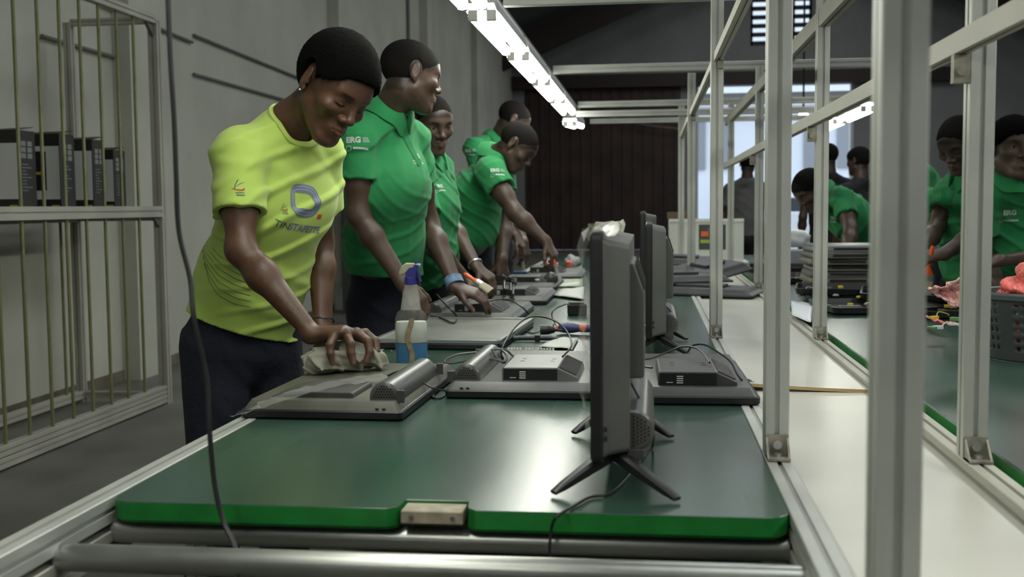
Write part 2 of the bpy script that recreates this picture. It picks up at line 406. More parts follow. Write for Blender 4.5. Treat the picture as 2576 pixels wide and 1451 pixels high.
for xx, nm in ((-0.818, 'side_rail'), (X1, 'side_rail')):
    for zz in (0.741, 0.690):
        m = MB(); profile(m, (xx, -0.6, zz), (xx, YE+0.1, zz), 0.04); m.build(nm, M_ALU if zz > 0.7 else M_ALUD, lc, world=True)
for yy, zz, rr in ((1.566, 0.706, 0.018), (1.405, 0.716, 0.019), (1.15, 0.722, 0.0215), (0.85, 0.722, 0.0215)):
    t_ = MB().cyl((-0.80, yy, zz), (0.193, yy, zz), rr, n=28); t_.build('roller', M_ROLLER, lc, smooth=True, world=True)
m = MB().box(-0.79, 0.19, 1.6, YE, 0.70, 0.727); m.build('bed_plate', M_ALUD, lc, world=True)
for yy in (-0.4, 1.92, 3.65, 5.75, 7.7, 9.3):
    for xx in (-0.818, X1):
        m = MB(); profile(m, (xx, yy, 0.0), (xx, yy, 0.67), 0.04); m.build('leg', M_ALU, lc, world=True)
    m = MB(); profile(m, (-0.797, yy, 0.3), (X1-0.021, yy, 0.3), 0.04); m.build('cross_bar', M_ALU, lc, world=True)
# right conveyor
rc = thing('conveyor_table', 'right conveyor bench with dark green belt beyond the white middle shelf', 'conveyor', (1.1, 1.2, 0))
b = MB(); b.cur = 0; RX0, RX1 = 0.575, 1.34
out = rrect(RX0, RX1, 0.4, YE, 0.03)
b.cur = 1; b.loft([[(x, y, 0.735) for x, y in out], [(x, y, 0.766) for x, y in out]], cap=False)
b.cur = 0; b.loft([[(x, y, 0.766) for x, y in out], [(x+(0.003 if x < 1 else -0.003), y, 0.769) for x, y in out]], cap=False)
b.add([(x+(0.003 if x < 1 else -0.003), y, 0.769) for x, y in out], [tuple(range(len(out)))])
b.build('belt', [M_BELT, M_BELTE], rc, world=True)
for xx in (X2, 1.375):
    for zz in (0.741, 0.690):
        m = MB(); profile(m, (xx, -0.6, zz), (xx, YE+0.1, zz), 0.04); m.build('side_rail', M_ALUD if zz > 0.7 and xx < 1 else M_ALU, rc, world=True)
m = MB().box(0.58, 1.335, 0.5, YE, 0.70, 0.733); m.build('bed_plate', M_ALUD, rc, world=True)
for yy in (-0.4, 1.92, 3.65, 5.75, 7.7, 9.3):
    for xx in (X2, 1.375):
        m = MB(); profile(m, (xx, yy, 0.0), (xx, yy, 0.67), 0.04); m.build('leg', M_ALU, rc, world=True)
# white shelf boards
def board(y0, y1, z, lab, lift=0.0):
    m = MB(); n = 24; top = []; bot = []
    xs = np.linspace(X1+0.021, X2-0.021, n)
    rings = []
    for x_ in xs:
        t = (x_-xs[0])/(xs[-1]-xs[0]); dz = lift*(1-t)**1.5
        rings.append([(x_, y0+0.0*t, z+dz), (x_, y1, z+lift*0.2), (x_, y1, z-0.006+lift*0.2), (x_, y0, z-0.008+dz)])
    m.cur = 0; m.loft(rings)
    for i, f in enumerate(m.f):
        vs4 = [m.v[j] for j in f]
        if all(abs(p[1]-y0) < 1e-6 for p in vs4): m.mi[i] = 1
    o = m.build('shelf_board', [M_BOARD, M_BOARDE], loc=(xs[0], y0, z)); tag(o, lab, 'shelf')
board(0.2, 2.72, 0.740, 'white laminate board between the benches, nearest the viewer')
board(2.70, 5.2, 0.748, 'white laminate board between the benches with a warped raw brown front edge', 0.012)
board(5.201, 9.4, 0.7495, 'far white laminate board under the heap of black plastic covers')
for px, py, z, s in ((2108, 977, 0.741, 0.006), (1918, 968, 0.741, 0.003), (1838, 834, 0.7515, 0.004), (1835, 812, 0.7515, 0.003)):
    p = PZ(px, py, z); o = MB().lathe((0, 0, 0), [(s*0.8, 0), (s, 0.001), (s, s*0.7), (s*0.5, s)], n=10, sx=1.5).build('plastic_plug', M_BLACK, loc=tuple(p), smooth=True)
    tag(o, {2108: 'small black plug on the near white board', 1918: 'tiny black plug on the near white board beside the post', 1838: 'small black screw cap on the second white board', 1835: 'tiny black speck of plastic on the second white board, the farther one'}[px], 'plug')
for px, py, nm in ((2285, 940, 'small black plug on the right green belt'), (2312, 973, 'flat grey chip on the right green belt near its edge')):
    p = PZ(px, py, 0.7695); o = MB().lathe((0, 0, 0), [(0.004, 0), (0.005, 0.001), (0.004, 0.004 if px < 2300 else 0.002)], n=10, sx=1.3).build('plastic_plug', M_BLACK if px < 2300 else M_GREY, loc=tuple(p), smooth=True); tag(o, nm, 'plug')

# ------------------------------------------------------------------ overhead frame
fg = thing('aluminium_frame', 'tall aluminium frame of slotted posts and beams standing between the two benches', 'frame', (0.37, 1.0, 0))
BRK = 0.0
def post(x, y, z1, bracket=True):
    m = MB(); profile(m, (x, y, 0.7625), (x, y, z1), 0.04); m.build('post', M_ALU, fg, world=True)
    if bracket:
        m = MB()
        # corner casting on the near side of the post foot
        y1 = y-0.021
        m.box(x-0.019, x+0.019, y1-0.036, y1, 0.7625, 0.7665); m.box(x-0.019, x+0.019, y1-0.004, y1, 0.7625, 0.80)
        for sx in (-0.019, 0.0155):
            m.add([(x+sx, y1, 0.7625), (x+sx, y1-0.036, 0.7625), (x+sx, y1, 0.80), (x+sx+0.0035, y1, 0.7625), (x+sx+0.0035, y1-0.036, 0.7625), (x+sx+0.0035, y1, 0.80)], [(0, 1, 2), (5, 4, 3), (0, 3, 4, 1), (1, 4, 5, 2), (2, 5, 3, 0)])
        m.build('corner_bracket', M_CAST, fg, world=True)
        m = MB(); m.cyl((x, y1-0.004, 0.784), (x, y1-0.009, 0.784), 0.0075, n=14); m.cyl((x, y1-0.018, 0.7665), (x, y1-0.018, 0.772), 0.0065, n=14)
        m.build('bolt', M_SILVER, fg, smooth=True, world=True)
TOP = 1.86
POSTS1 = ((1.0, True), (1.92, True), (3.66, True), (5.85, False), (7.75, False))
POSTS2 = ((1.93, True), (3.63, True), (5.66, True), (7.6, False))
for y, br in POSTS1: post(X1, y, TOP, br)
for y, br in POSTS2: post(X2, y, TOP, br)
for y in (1.0, 1.92, 3.8, 5.75, 7.75, 9.3):
    m = MB(); profile(m, (-0.49, y, 1.881), (1.31, y, 1.881), 0.04); m.build('cross_beam', M_ALU, fg, world=True)
m = MB(); profile(m, (-0.49, 7.55, 1.80), (1.31, 7.55, 1.80), 0.04); m.build('cross_beam', M_ALU, fg, world=True)
m = MB(); profile(m, (1.335, 0.0, 1.87), (1.335, 6.2, 1.87), 0.045); m.build('lamp_rail', mat('dark_lamp_rail', (0.14, 0.15, 0.13), 0.5, metal=0.3), fg, world=True)
m = MB(); m.box(LX-0.025, LX+0.025, -0.5, 8.9, 1.908, 1.93); m.build('lamp_rail', M_SLOT, fg, world=True)
def beam(x, z, y0, y1, w, h):
    m = MB()
    out = [(-w, -h), (-0.22*w, -h), (-0.22*w, -h+0.35*w), (0.22*w, -h+0.35*w), (0.22*w, -h), (w, -h), (w, h), (-w, h)]
    m.loft([[(x+a, y0, z+c) for a, c in out], [(x+a, y1, z+c) for a, c in out]])
    m.build('long_beam', M_ALUD, fg, world=True)
beam(X1+0.002, 1.655, 0.4, 8.0, 0.013, 0.013)
beam(X2, 1.762, 0.4, 8.0, 0.016, 0.026)
beam(X2-0.034, 1.446, 0.4, 7.8, 0.012, 0.017)
for y in (1.93, 3.63, 5.66):
    m = MB(); m.box(X2-0.046, X2-0.0205, y-0.02, y+0.0, 1.382, 1.4285); m.cyl((X2-0.034, y-0.02, 1.4), (X2-0.034, y-0.028, 1.4), 0.008, n=10); m.build('beam_clamp', M_CAST, fg, world=True)
for y in (3.66, 5.85):
    m = MB(); m.box(X1+0.0, X1+0.018, y-0.045, y-0.021, 1.618, 1.6415); m.build('beam_clamp', M_CAST, fg, world=True)
# ------------------------------------------------------------------ implicit surfaces meshed by surface nets
class Field:
    def __init__(s): s.ops = []
    def add(s, prim, k=0.012): s.ops.append(('u', prim, k)); return s
    def sub(s, prim, k=0.006): s.ops.append(('s', prim, k)); return s
    def disp(s, fn, lo, hi): s.ops.append(('d', (fn, np.array(lo, float), np.array(hi, float)), 0)); return s
    def clip(s, fn): s.ops.append(('c', (fn, None, None), 0)); return s
    def bounds(s):
        lo = np.array([1e9]*3); hi = -lo
        for o, p, k in s.ops:
            if o == 'u': lo = np.minimum(lo, p[1]); hi = np.maximum(hi, p[2])
        return lo, hi
    def eval(s, xs, ys, zs):
        D = np.full((len(xs), len(ys), len(zs)), 0.05, np.float32)
        G = (xs.astype(np.float32), ys.astype(np.float32), zs.astype(np.float32)); vox = xs[1]-xs[0]
        for o, p, k in s.ops:
            fn, lo, hi = p
            if lo is None: sl = [slice(None)]*3
            else:
                m = k+2.5*vox; sl = []
                for a in range(3):
                    i0 = int(np.searchsorted(G[a], lo[a]-m)); i1 = int(np.searchsorted(G[a], hi[a]+m)); sl.append(slice(i0, i1))
                if any(q.stop <= q.start for q in sl): continue
            X = G[0][sl[0]][:, None, None]; Y = G[1][sl[1]][None, :, None]; Z = G[2][sl[2]][None, None, :]
            A = D[tuple(sl)]; d = fn(X, Y, Z)
            if o == 'u': h = np.maximum(k-np.abs(A-d), 0)/k; D[tuple(sl)] = np.minimum(A, d)-h*h*k*0.25
            elif o == 's': h = np.maximum(k-np.abs(A+d), 0)/k; D[tuple(sl)] = np.maximum(A, -d)+h*h*k*0.25
            elif o == 'd': D[tuple(sl)] = A+d
            elif o == 'c': D[tuple(sl)] = np.maximum(A, d)
        return D

def nets(F, lo, hi, v, hole=()):
    xs, ys, zs = [np.arange(lo[a]-2*v, hi[a]+3*v, v) for a in range(3)]
    D = F.eval(xs, ys, zs); S = D < 0
    c = S[:-1, :-1, :-1].astype(np.int8)
    tot = np.zeros(c.shape, np.int8)
    for i in (0, 1):
        for j in (0, 1):
            for k in (0, 1):
                tot += S[i:S.shape[0]-1+i, j:S.shape[1]-1+j, k:S.shape[2]-1+k]
    act = (tot > 0) & (tot < 8)
    I = np.argwhere(act)
    if len(I) == 0: return np.zeros((0, 3)), np.zeros((0, 4), int)
    idx = -np.ones(act.shape, np.int64); idx[act] = np.arange(len(I))
    acc = np.zeros((len(I), 3)); cnt = np.zeros(len(I))
    for ax in range(3):
        for a in (0, 1):
            for b in (0, 1):
                o0 = [0, 0, 0]; oth = [q for q in range(3) if q != ax]; o0[oth[0]] = a; o0[oth[1]] = b
                o1 = list(o0); o1[ax] = 1
                d0 = D[I[:, 0]+o0[0], I[:, 1]+o0[1], I[:, 2]+o0[2]]; d1 = D[I[:, 0]+o1[0], I[:, 1]+o1[1], I[:, 2]+o1[2]]
                m = (d0 < 0) != (d1 < 0); t = d0/np.where(m, d0-d1, 1)
                q = np.zeros((len(I), 3)); q[:, oth[0]] = a; q[:, oth[1]] = b; q[:, ax] = t
                acc += q*m[:, None]; cnt += m
    V = np.array([xs[0], ys[0], zs[0]])+(I+acc/np.maximum(cnt, 1)[:, None])*v
    Q = []
    for ax in range(3):
        sl0 = [slice(1, -1)]*3; sl0[ax] = slice(0, -1); sl1 = [slice(1, -1)]*3; sl1[ax] = slice(1, None)
        a = S[tuple(sl0)]; b = S[tuple(sl1)]
        E = np.argwhere(a != b)
        if len(E) == 0: continue
        flip = a[E[:, 0], E[:, 1], E[:, 2]]
        off = np.ones(3, int); off[ax] = 0; E = E+off
        u, w = [(1, 2), (2, 0), (0, 1)][ax]
        def cell(du, dw):
            C = E.copy(); C[:, u] -= du; C[:, w] -= dw; return idx[C[:, 0], C[:, 1], C[:, 2]]
        q = np.stack([cell(1, 1), cell(0, 1), cell(0, 0), cell(1, 0)], 1)
        q[~flip] = q[~flip][:, ::-1]
        q = q[(q >= 0).all(1)]
        Q.append(q)
    Q = np.concatenate(Q)
    for blo, bhi in hole:
        ctr = V[Q].mean(1); ins = ((ctr > blo) & (ctr < bhi)).all(1); Q = Q[~ins]
    return V, Q

def mesh_field(name, F, material, parent, v, fine=(), color=None, zmin=None):
    lo, hi = F.bounds()
    if zmin is not None: lo[2] = max(lo[2], zmin)
    Vs, Qs, n = [], [], 0
    hole = [(np.array(a)+v*1.1+3*vv, np.array(b)-v*1.1-3*vv) for a, b, vv in fine]
    V, Q = nets(F, lo, hi, v, hole); Vs.append(V); Qs.append(Q); n = len(V)
    for i, (a, b, vv) in enumerate(fine):
        a = np.array(a, float); b = np.array(b, float)
        V, Q = nets(F, a+2*vv, b-3*vv, vv)
        Vs.append(V); Qs.append(Q+n); n += len(V)
    V = np.concatenate(Vs); Q = np.concatenate(Qs)
    used = np.zeros(len(V), bool); used[Q.ravel()] = True
    rm = np.cumsum(used)-1; V = V[used]; Q = rm[Q]
    me = bpy.data.meshes.new(name); L = np.array(parent.location) if parent is not None else np.zeros(3)
    me.vertices.add(len(V)); me.vertices.foreach_set('co', (V-L).astype(np.float32).ravel())
    me.loops.add(len(Q)*4); me.loops.foreach_set('vertex_index', Q.astype(np.int32).ravel())
    me.polygons.add(len(Q)); me.polygons.foreach_set('loop_start', (np.arange(len(Q))*4).astype(np.int32)); 
    me.update(calc_edges=True); me.validate()
    me.polygons.foreach_set('use_smooth', [True]*len(me.polygons))
    if color is not None:
        at = me.color_attributes.new('tone', 'FLOAT_COLOR', 'POINT')
        c = np.ones((len(V), 4), np.float32); c[:, :3] = color(V); at.data.foreach_set('color', c.ravel())
    me.materials.append(material)
    o = bpy.data.objects.new(name, me); COL.objects.link(o); o.parent = parent
    return o, V, Q

# primitives: (fn, lo, hi)
def _ax(a, b, side):
    w = nz(b-a)
    if side is None: side = np.array([1.0, 0, 0]) if abs(w[0]) < 0.8 else np.array([0, 1.0, 0])
    u = nz(side-w*np.dot(side, w)); return w, u, np.cross(w, u)
def cone(a, b, ra, rb, side=None, flat=False):
    a = np.asarray(a, float); b = np.asarray(b, float)
    ra = (ra, ra) if np.isscalar(ra) else ra; rb = (rb, rb) if np.isscalar(rb) else rb
    w, u, v = _ax(a, b, side); L = float(np.linalg.norm(b-a))
    def fn(X, Y, Z):
        x, y, z = X-a[0], Y-a[1], Z-a[2]
        s = x*w[0]+y*w[1]+z*w[2]; t = np.clip(s/L, 0, 1)
        rx = ra[0]+(rb[0]-ra[0])*t; ry = ra[1]+(rb[1]-ra[1])*t; rm = np.minimum(rx, ry)
        pu = (x*u[0]+y*u[1]+z*u[2])/rx; pv = (x*v[0]+y*v[1]+z*v[2])/ry
        pe = 0 if flat else (s-t*L)/rm
        k0 = np.sqrt(pu*pu+pv*pv+pe*pe)+1e-9; k1 = np.sqrt((pu/rx)**2+(pv/ry)**2+(pe/rm)**2)+1e-9
        d = k0*(k0-1)/k1
        if flat: d = np.maximum(d, np.maximum(-s, s-L))
        return d.astype(np.float32)
    R = max(max(ra), max(rb)); R2 = np.array([R]*3)
    return (fn, np.minimum(a, b)-R2, np.maximum(a, b)+R2)
def ell(c, r, M=None):
    c = np.asarray(c, float); r = np.array([r]*3 if np.isscalar(r) else r, float); M = np.eye(3) if M is None else M
    def fn(X, Y, Z):
        x, y, z = X-c[0], Y-c[1], Z-c[2]
        p = [(x*M[i][0]+y*M[i][1]+z*M[i][2])/r[i] for i in range(3)]
        k0 = np.sqrt(p[0]**2+p[1]**2+p[2]**2)+1e-9; k1 = np.sqrt((p[0]/r[0])**2+(p[1]/r[1])**2+(p[2]/r[2])**2)+1e-9
        return (k0*(k0-1)/k1).astype(np.float32)
    e = np.sqrt(((M.T*r)**2).sum(1)); return (fn, c-e, c+e)
def halfspace(p, n):
    p = np.asarray(p, float); n = nz(n)
    return lambda X, Y, Z: ((X-p[0])*n[0]+(Y-p[1])*n[1]+(Z-p[2])*n[2]).astype(np.float32)

# ------------------------------------------------------------------ head
class Frame:
    def __init__(s, c, f, u, sc=1.0):
        s.c = np.asarray(c, float); s.f = nz(f); s.u = nz(u-s.f*np.dot(u, s.f)); s.r = np.cross(s.f, s.u); s.s = sc
        s.M = np.array([s.r, s.f, s.u])
    def p(s, x, y, z): return s.c+(s.r*x+s.f*y+s.u*z)*s.s
    def loc(s, V): return ((V-s.c)@s.M.T)/s.s
    def e(s, x, y, z, rx, ry, rz, rot=None):
        M = s.M if rot is None else rot@s.M
        return ell(s.p(x, y, z), np.array([rx, ry, rz])*s.s, M)
    def k(s, a, b, ra, rb): return cone(s.p(*a), s.p(*b), ra*s.s, rb*s.s)
def rotm(axis, deg):
    return np.array(Matrix.Rotation(math.radians(deg), 3, axis))
def head_field(F, h, female=False, closed=True, ears=True):
    w = 0.95 if female else 1.0
    F.add(h.e(0, -0.012, 0.036, 0.0745, 0.094, 0.080), 0.01)
    F.add(h.e(0, 0.034, -0.004, 0.062*w, 0.056, 0.092), 0.03)
    F.add(h.e(0, 0.045, 0.035, 0.056, 0.046, 0.05), 0.02)
    F.add(h.k((0, -0.005, -0.045), (0, 0.052, -0.088), 0.050*w, 0.026*w), 0.03)
    F.add(h.e(0, 0.074, -0.099, 0.021*w, 0.016, 0.015), 0.018)
    for s in (-1, 1):
        F.add(h.k((s*0.050*w, 0.006, -0.048), (s*0.022, 0.062, -0.094), 0.016, 0.013), 0.025)
        F.add(h.e(s*0.043, 0.060, -0.020, 0.021, 0.020, 0.015), 0.025)
        F.add(h.k((s*0.010, 0.083, 0.024), (s*0.040, 0.070, 0.026), 0.009 if female else 0.0115, 0.008), 0.016)
        F.sub(h.e(s*0.033, 0.092, 0.004, 0.017, 0.011, 0.011), 0.014)
        F.add(h.e(s*0.0325, 0.0705, 0.003, 0.0155, 0.0135, 0.0135), 0.006)
        if closed:
            F.add(h.k((s*0.0205, 0.0805, 0.001), (s*0.0325, 0.0850, -0.0035), 0.0017, 0.002), 0.003)
            F.add(h.k((s*0.0325, 0.0850, -0.0035), (s*0.045, 0.0785, 0.0005), 0.002, 0.0017), 0.003)
        else:
            F.sub(h.e(s*0.0325, 0.088, 0.002, 0.0125, 0.010, 0.0042), 0.002)
    F.add(h.k((0, 0.084, 0.020), (0, 0.102, -0.024), 0.0065, 0.0095), 0.014)
    F.add(h.e(0, 0.1035, -0.028, 0.0115, 0.011, 0.0095), 0.008)
    for s in (-1, 1):
        F.add(h.e(s*0.0145, 0.0925, -0.032, 0.0085, 0.011, 0.0078), 0.006)
        F.sub(h.e(s*0.0072, 0.0985, -0.0405, 0.0038, 0.0055, 0.004), 0.003)
    F.add(h.e(0, 0.074, -0.063, 0.029, 0.020, 0.022), 0.018)
    for s in (-1, 1):
        F.add(h.k((0, 0.0955, -0.0545), (s*0.022, 0.083, -0.061), 0.0058, 0.003), 0.004)
        F.add(h.k((0, 0.0945, -0.0675), (s*0.021, 0.083, -0.0625), 0.0068, 0.003), 0.004)
    F.sub(h.k((-0.020, 0.0885, -0.0615), (0.020, 0.0885, -0.0615), 0.0015, 0.0015), 0.003)
    F.sub(h.k((0, 0.1035, -0.0615), (0, 0.1015, -0.0615), 0.002, 0.002), 0.004)
    F.sub(h.k((0, 0.1015, -0.044), (0, 0.0985, -0.050), 0.0025, 0.003), 0.004)
    if ears:
        for s in (-1, 1):
            R = rotm('Z', s*22)@rotm('X', 8)
            F.add(h.e(s*0.0765, -0.012, 0.004, 0.0065, 0.0165, 0.030, R), 0.006)
            F.add(h.e(s*0.0745, -0.006, -0.023, 0.0055, 0.009, 0.011, R), 0.006)
            F.sub(h.e(s*0.0845, -0.0085, 0.006, 0.0052, 0.0095, 0.019, R), 0.003)
            F.add(h.e(s*0.0765, 0.0005, -0.004, 0.004, 0.004, 0.007), 0.004)
def hairline(q, low=0.0):
    'positive where hair grows; q in head coordinates'
    x, y, z = q[:, 0], q[:, 1], q[:, 2]
    front = z-(0.052-low)+np.maximum(0, 0.062-y)*0.35
    side = np.where(y > 0.018, z-(0.052-low)+np.maximum(0, (0.075-y))*0.62, z+0.012+np.maximum(0, y+0.02)*1.0)
    back = np.where(y < -0.03, z+0.055, side)
    return np.where(y > 0.06, front, back)
def hair_depth(a, b, c, low):
    lim = np.where(a > 0.03, 0.050-low-(0.088-a)*0.30-np.maximum(0, c-0.045)*0.8, 0.026-low*0.6-(0.03-a)*1.1-np.maximum(0, c-0.05)*0.2)
    lim = np.where(a < -0.025, np.maximum(-0.062, lim-(-0.025-a)*1.6), lim)
    return b-lim
def hair_field(h, t, low=0.0, rough=0.0, tz=None):
    H_ = Field(); tz = t if tz is None else tz
    H_.add(h.e(0, -0.012, 0.036+(tz-t)*0.5, 0.0745+t, 0.094+t, 0.080+(t+tz)*0.5), 0.01)
    H_.add(h.e(0, 0.040, 0.040, 0.056+t, 0.046+t*0.9, 0.048+t), 0.02)
    for sx in (-1, 1): H_.sub(h.e(sx*0.090, -0.008, 0.004, 0.032, 0.027, 0.042), 0.005)
    # trim: face side
    pa = h.p(0, 0.088, 0.052-low); nrm = nz(h.f*0.35-h.u*1.0)
    def trim(X, Y, Z):
        x, y, z = X-h.c[0], Y-h.c[1], Z-h.c[2]
        a = (x*h.f[0]+y*h.f[1]+z*h.f[2])/h.s; b = (x*h.u[0]+y*h.u[1]+z*h.u[2])/h.s; c = np.abs(x*h.r[0]+y*h.r[1]+z*h.r[2])/h.s
        # required lower limit of hair as a function of depth a
        lim = np.where(a > 0.03, 0.050-low-(0.088-a)*0.30-np.maximum(0, c-0.045)*0.8, 0.026-low*0.6-(0.03-a)*1.1-np.maximum(0, c-0.05)*0.2)
        lim = np.where(a < -0.025, np.maximum(-0.062, lim-(-0.025-a)*1.6), lim)
        return ((lim+0.0022*np.sin(a*310+c*90)*np.sin(c*270+b*50)-b)*h.s*0.85).astype(np.float32)
    H_.clip(trim)
    if rough:
        g = 260.0
        H_.disp(lambda X, Y, Z: (rough*(np.sin(g*X+3*np.sin(g*0.5*Y))*np.sin(g*Y+2*np.sin(g*0.6*Z))*np.sin(g*Z+1+2*np.sin(g*.4*X)))).astype(np.float32), h.c-0.2, h.c+0.2)
    return H_

# ------------------------------------------------------------------ hand
def rodr(v, k, a):
    k = nz(k); return v*math.cos(a)+np.cross(k, v)*math.sin(a)+k*np.dot(k, v)*(1-math.cos(a))
def hand_field(F, wr, d, n, a, curl=(0.5, 0.6, 0.5), sc=1.0, spread=0.0, thumb=(0.6, 0.55, -0.35), fingers=None, wr_r=(0.026, 0.019), fr=1.12):
    'wr wrist, d direction of the hand, n normal of its back, a towards the thumb side'
    d = nz(d); n = nz(n-d*np.dot(n, d)); a = nz(np.cross(d, n))*(1 if np.dot(np.cross(d, n), a) > 0 else -1)
    tips = []
    F.add(cone(wr-d*0.01, wr+d*0.075*sc, wr_r, (0.038*sc, 0.0135*sc*fr), side=a), 0.015)
    F.add(cone(wr+d*0.02*sc+a*0.018*sc-n*0.006*sc, wr+d*0.055*sc+a*0.026*sc-n*0.006*sc, 0.014*sc, 0.012*sc), 0.015)
    offs = (0.029, 0.010, -0.0095, -0.028); ln = (0.080, 0.084, 0.080, 0.072); seg = ((0.041, 0.025, 0.019), (0.045, 0.028, 0.020), (0.041, 0.026, 0.019), (0.032, 0.020, 0.017))
    for i in range(4):
        if fingers is not None: pts = [np.asarray(p, float) for p in fingers[i]]
        else:
            p = wr+d*ln[i]*sc+a*offs[i]*sc-n*0.001; pts = [p]; dd = nz(d+a*spread*(1.5-i)*0.2)
            c = curl if np.isscalar(curl[0]) else curl[i]
            for j in range(3):
                dd = rodr(dd, np.cross(dd, -n) if j == 0 else ax, c[j]); 
                if j == 0: ax = np.cross(nz(d), -n)
                p = p+dd*seg[i][j]*sc; pts.append(p)
        r = (0.0094, 0.0085, 0.0078, 0.0064) if i < 3 else (0.0082, 0.0074, 0.0068, 0.0057)
        r = tuple(x_*fr for x_ in r)
        root = pts[0]+(wr+d*0.03*sc-pts[0])*0.35
        F.add(cone(root, pts[0], 0.010*sc, r[0]*1.05*sc), 0.010)
        for j in range(len(pts)-1):
            F.add(cone(pts[j], pts[j+1], r[min(j, 3)]*sc, r[min(j+1, 3)]*sc), 0.0035)
        tips.append((pts[-1], nz(pts[-1]-pts[-2])))
    if thumb is not None:
        if isinstance(thumb, list): pts = [np.asarray(p, float) for p in thumb]
        else:
            td = nz(d*thumb[0]+a*thumb[1]+n*thumb[2]); p = wr+d*0.022*sc+a*0.024*sc-n*0.004; pts = [p, p+td*0.042*sc]
            td = nz(td+d*0.35-a*0.15); pts.append(pts[-1]+td*0.031*sc); td = nz(td+d*0.2-n*0.15); pts.append(pts[-1]+td*0.022*sc)
        r = (0.0135, 0.0108, 0.0098, 0.0078)
        for j in range(len(pts)-1): F.add(cone(pts[j], pts[j+1], r[j]*sc, r[j+1]*sc), 0.006)
        tips.append((pts[-1], nz(pts[-1]-pts[-2])))
    return tips

# ------------------------------------------------------------------ person
SKINS = {'a': (0.100, 0.050, 0.027), 'b': (0.085, 0.052, 0.037), 'c': (0.066, 0.040, 0.028)}
M_SKIN = mat('skin', (0.1, 0.06, 0.04), 0.42, attr='tone', noise=(26, 0.16), bump=(420, 0.10), spec=0.42)
M_HAIR = mat('black_hair', (0.0028, 0.0025, 0.0024), 0.95, bump=(380, 1.0, 8), spec=0.08)
M_FADE = mat('short_cropped_hair', (0.0085, 0.0072, 0.0064), 0.9, bump=(700, 0.6, 6), spec=0.15)
M_EYE = mat('eye_white', (0.30, 0.27, 0.24), 0.2)
M_IRIS = mat('dark_iris', (0.012, 0.007, 0.005), 0.12)
M_LIME = mat('lime_jersey', (0.43, 0.585, 0.11), 0.8, noise=(5, 0.08), bump=(900, 0.12), sheen=0.2)
M_POLO = mat('green_pique', (0.014, 0.235, 0.070), 0.85, noise=(6, 0.10), bump=(800, 0.25), sheen=0.1)
M_NAVY = mat('navy_work_trousers', (0.0085, 0.0105, 0.023), 0.85, noise=(8, 0.2), bump=(60, 0.35))
M_SHOE = mat('black_shoe', (0.01, 0.01, 0.01), 0.5)
def folds(n, amp, dirs):
    'sum of warped sinusoids; dirs = list of (direction, wavelength, weight, phase)'
    def fn(X, Y, Z):
        o = 0
        for d, wl, wt, ph in dirs:
            d = nz(d); k = 2*math.pi/wl
            s = X*d[0]+Y*d[1]+Z*d[2]
            e = nz(np.cross(d, [0.31, 0.77, 0.55])); g = np.cross(d, e)
            s2 = X*e[0]+Y*e[1]+Z*e[2]; s3 = X*g[0]+Y*g[1]+Z*g[2]
            w_ = 1.9*np.sin(s2*8+ph+1.3*np.sin(s*5))+1.1*np.sin(s2*17+2*ph+s3*6)+0.6*np.sin(s3*15+ph)
            r_ = np.maximum(0, np.sin(k*s+w_+ph))**2.2
            env = np.clip(0.5+0.9*np.sin(s2*6.5+ph*3+2.1*np.sin(5*s+ph))*np.sin(s*7.5+ph*2+s3*4), 0, 1)
            o = o-wt*r_*env*1.7
        return (amp*o).astype(np.float32)
    return fn

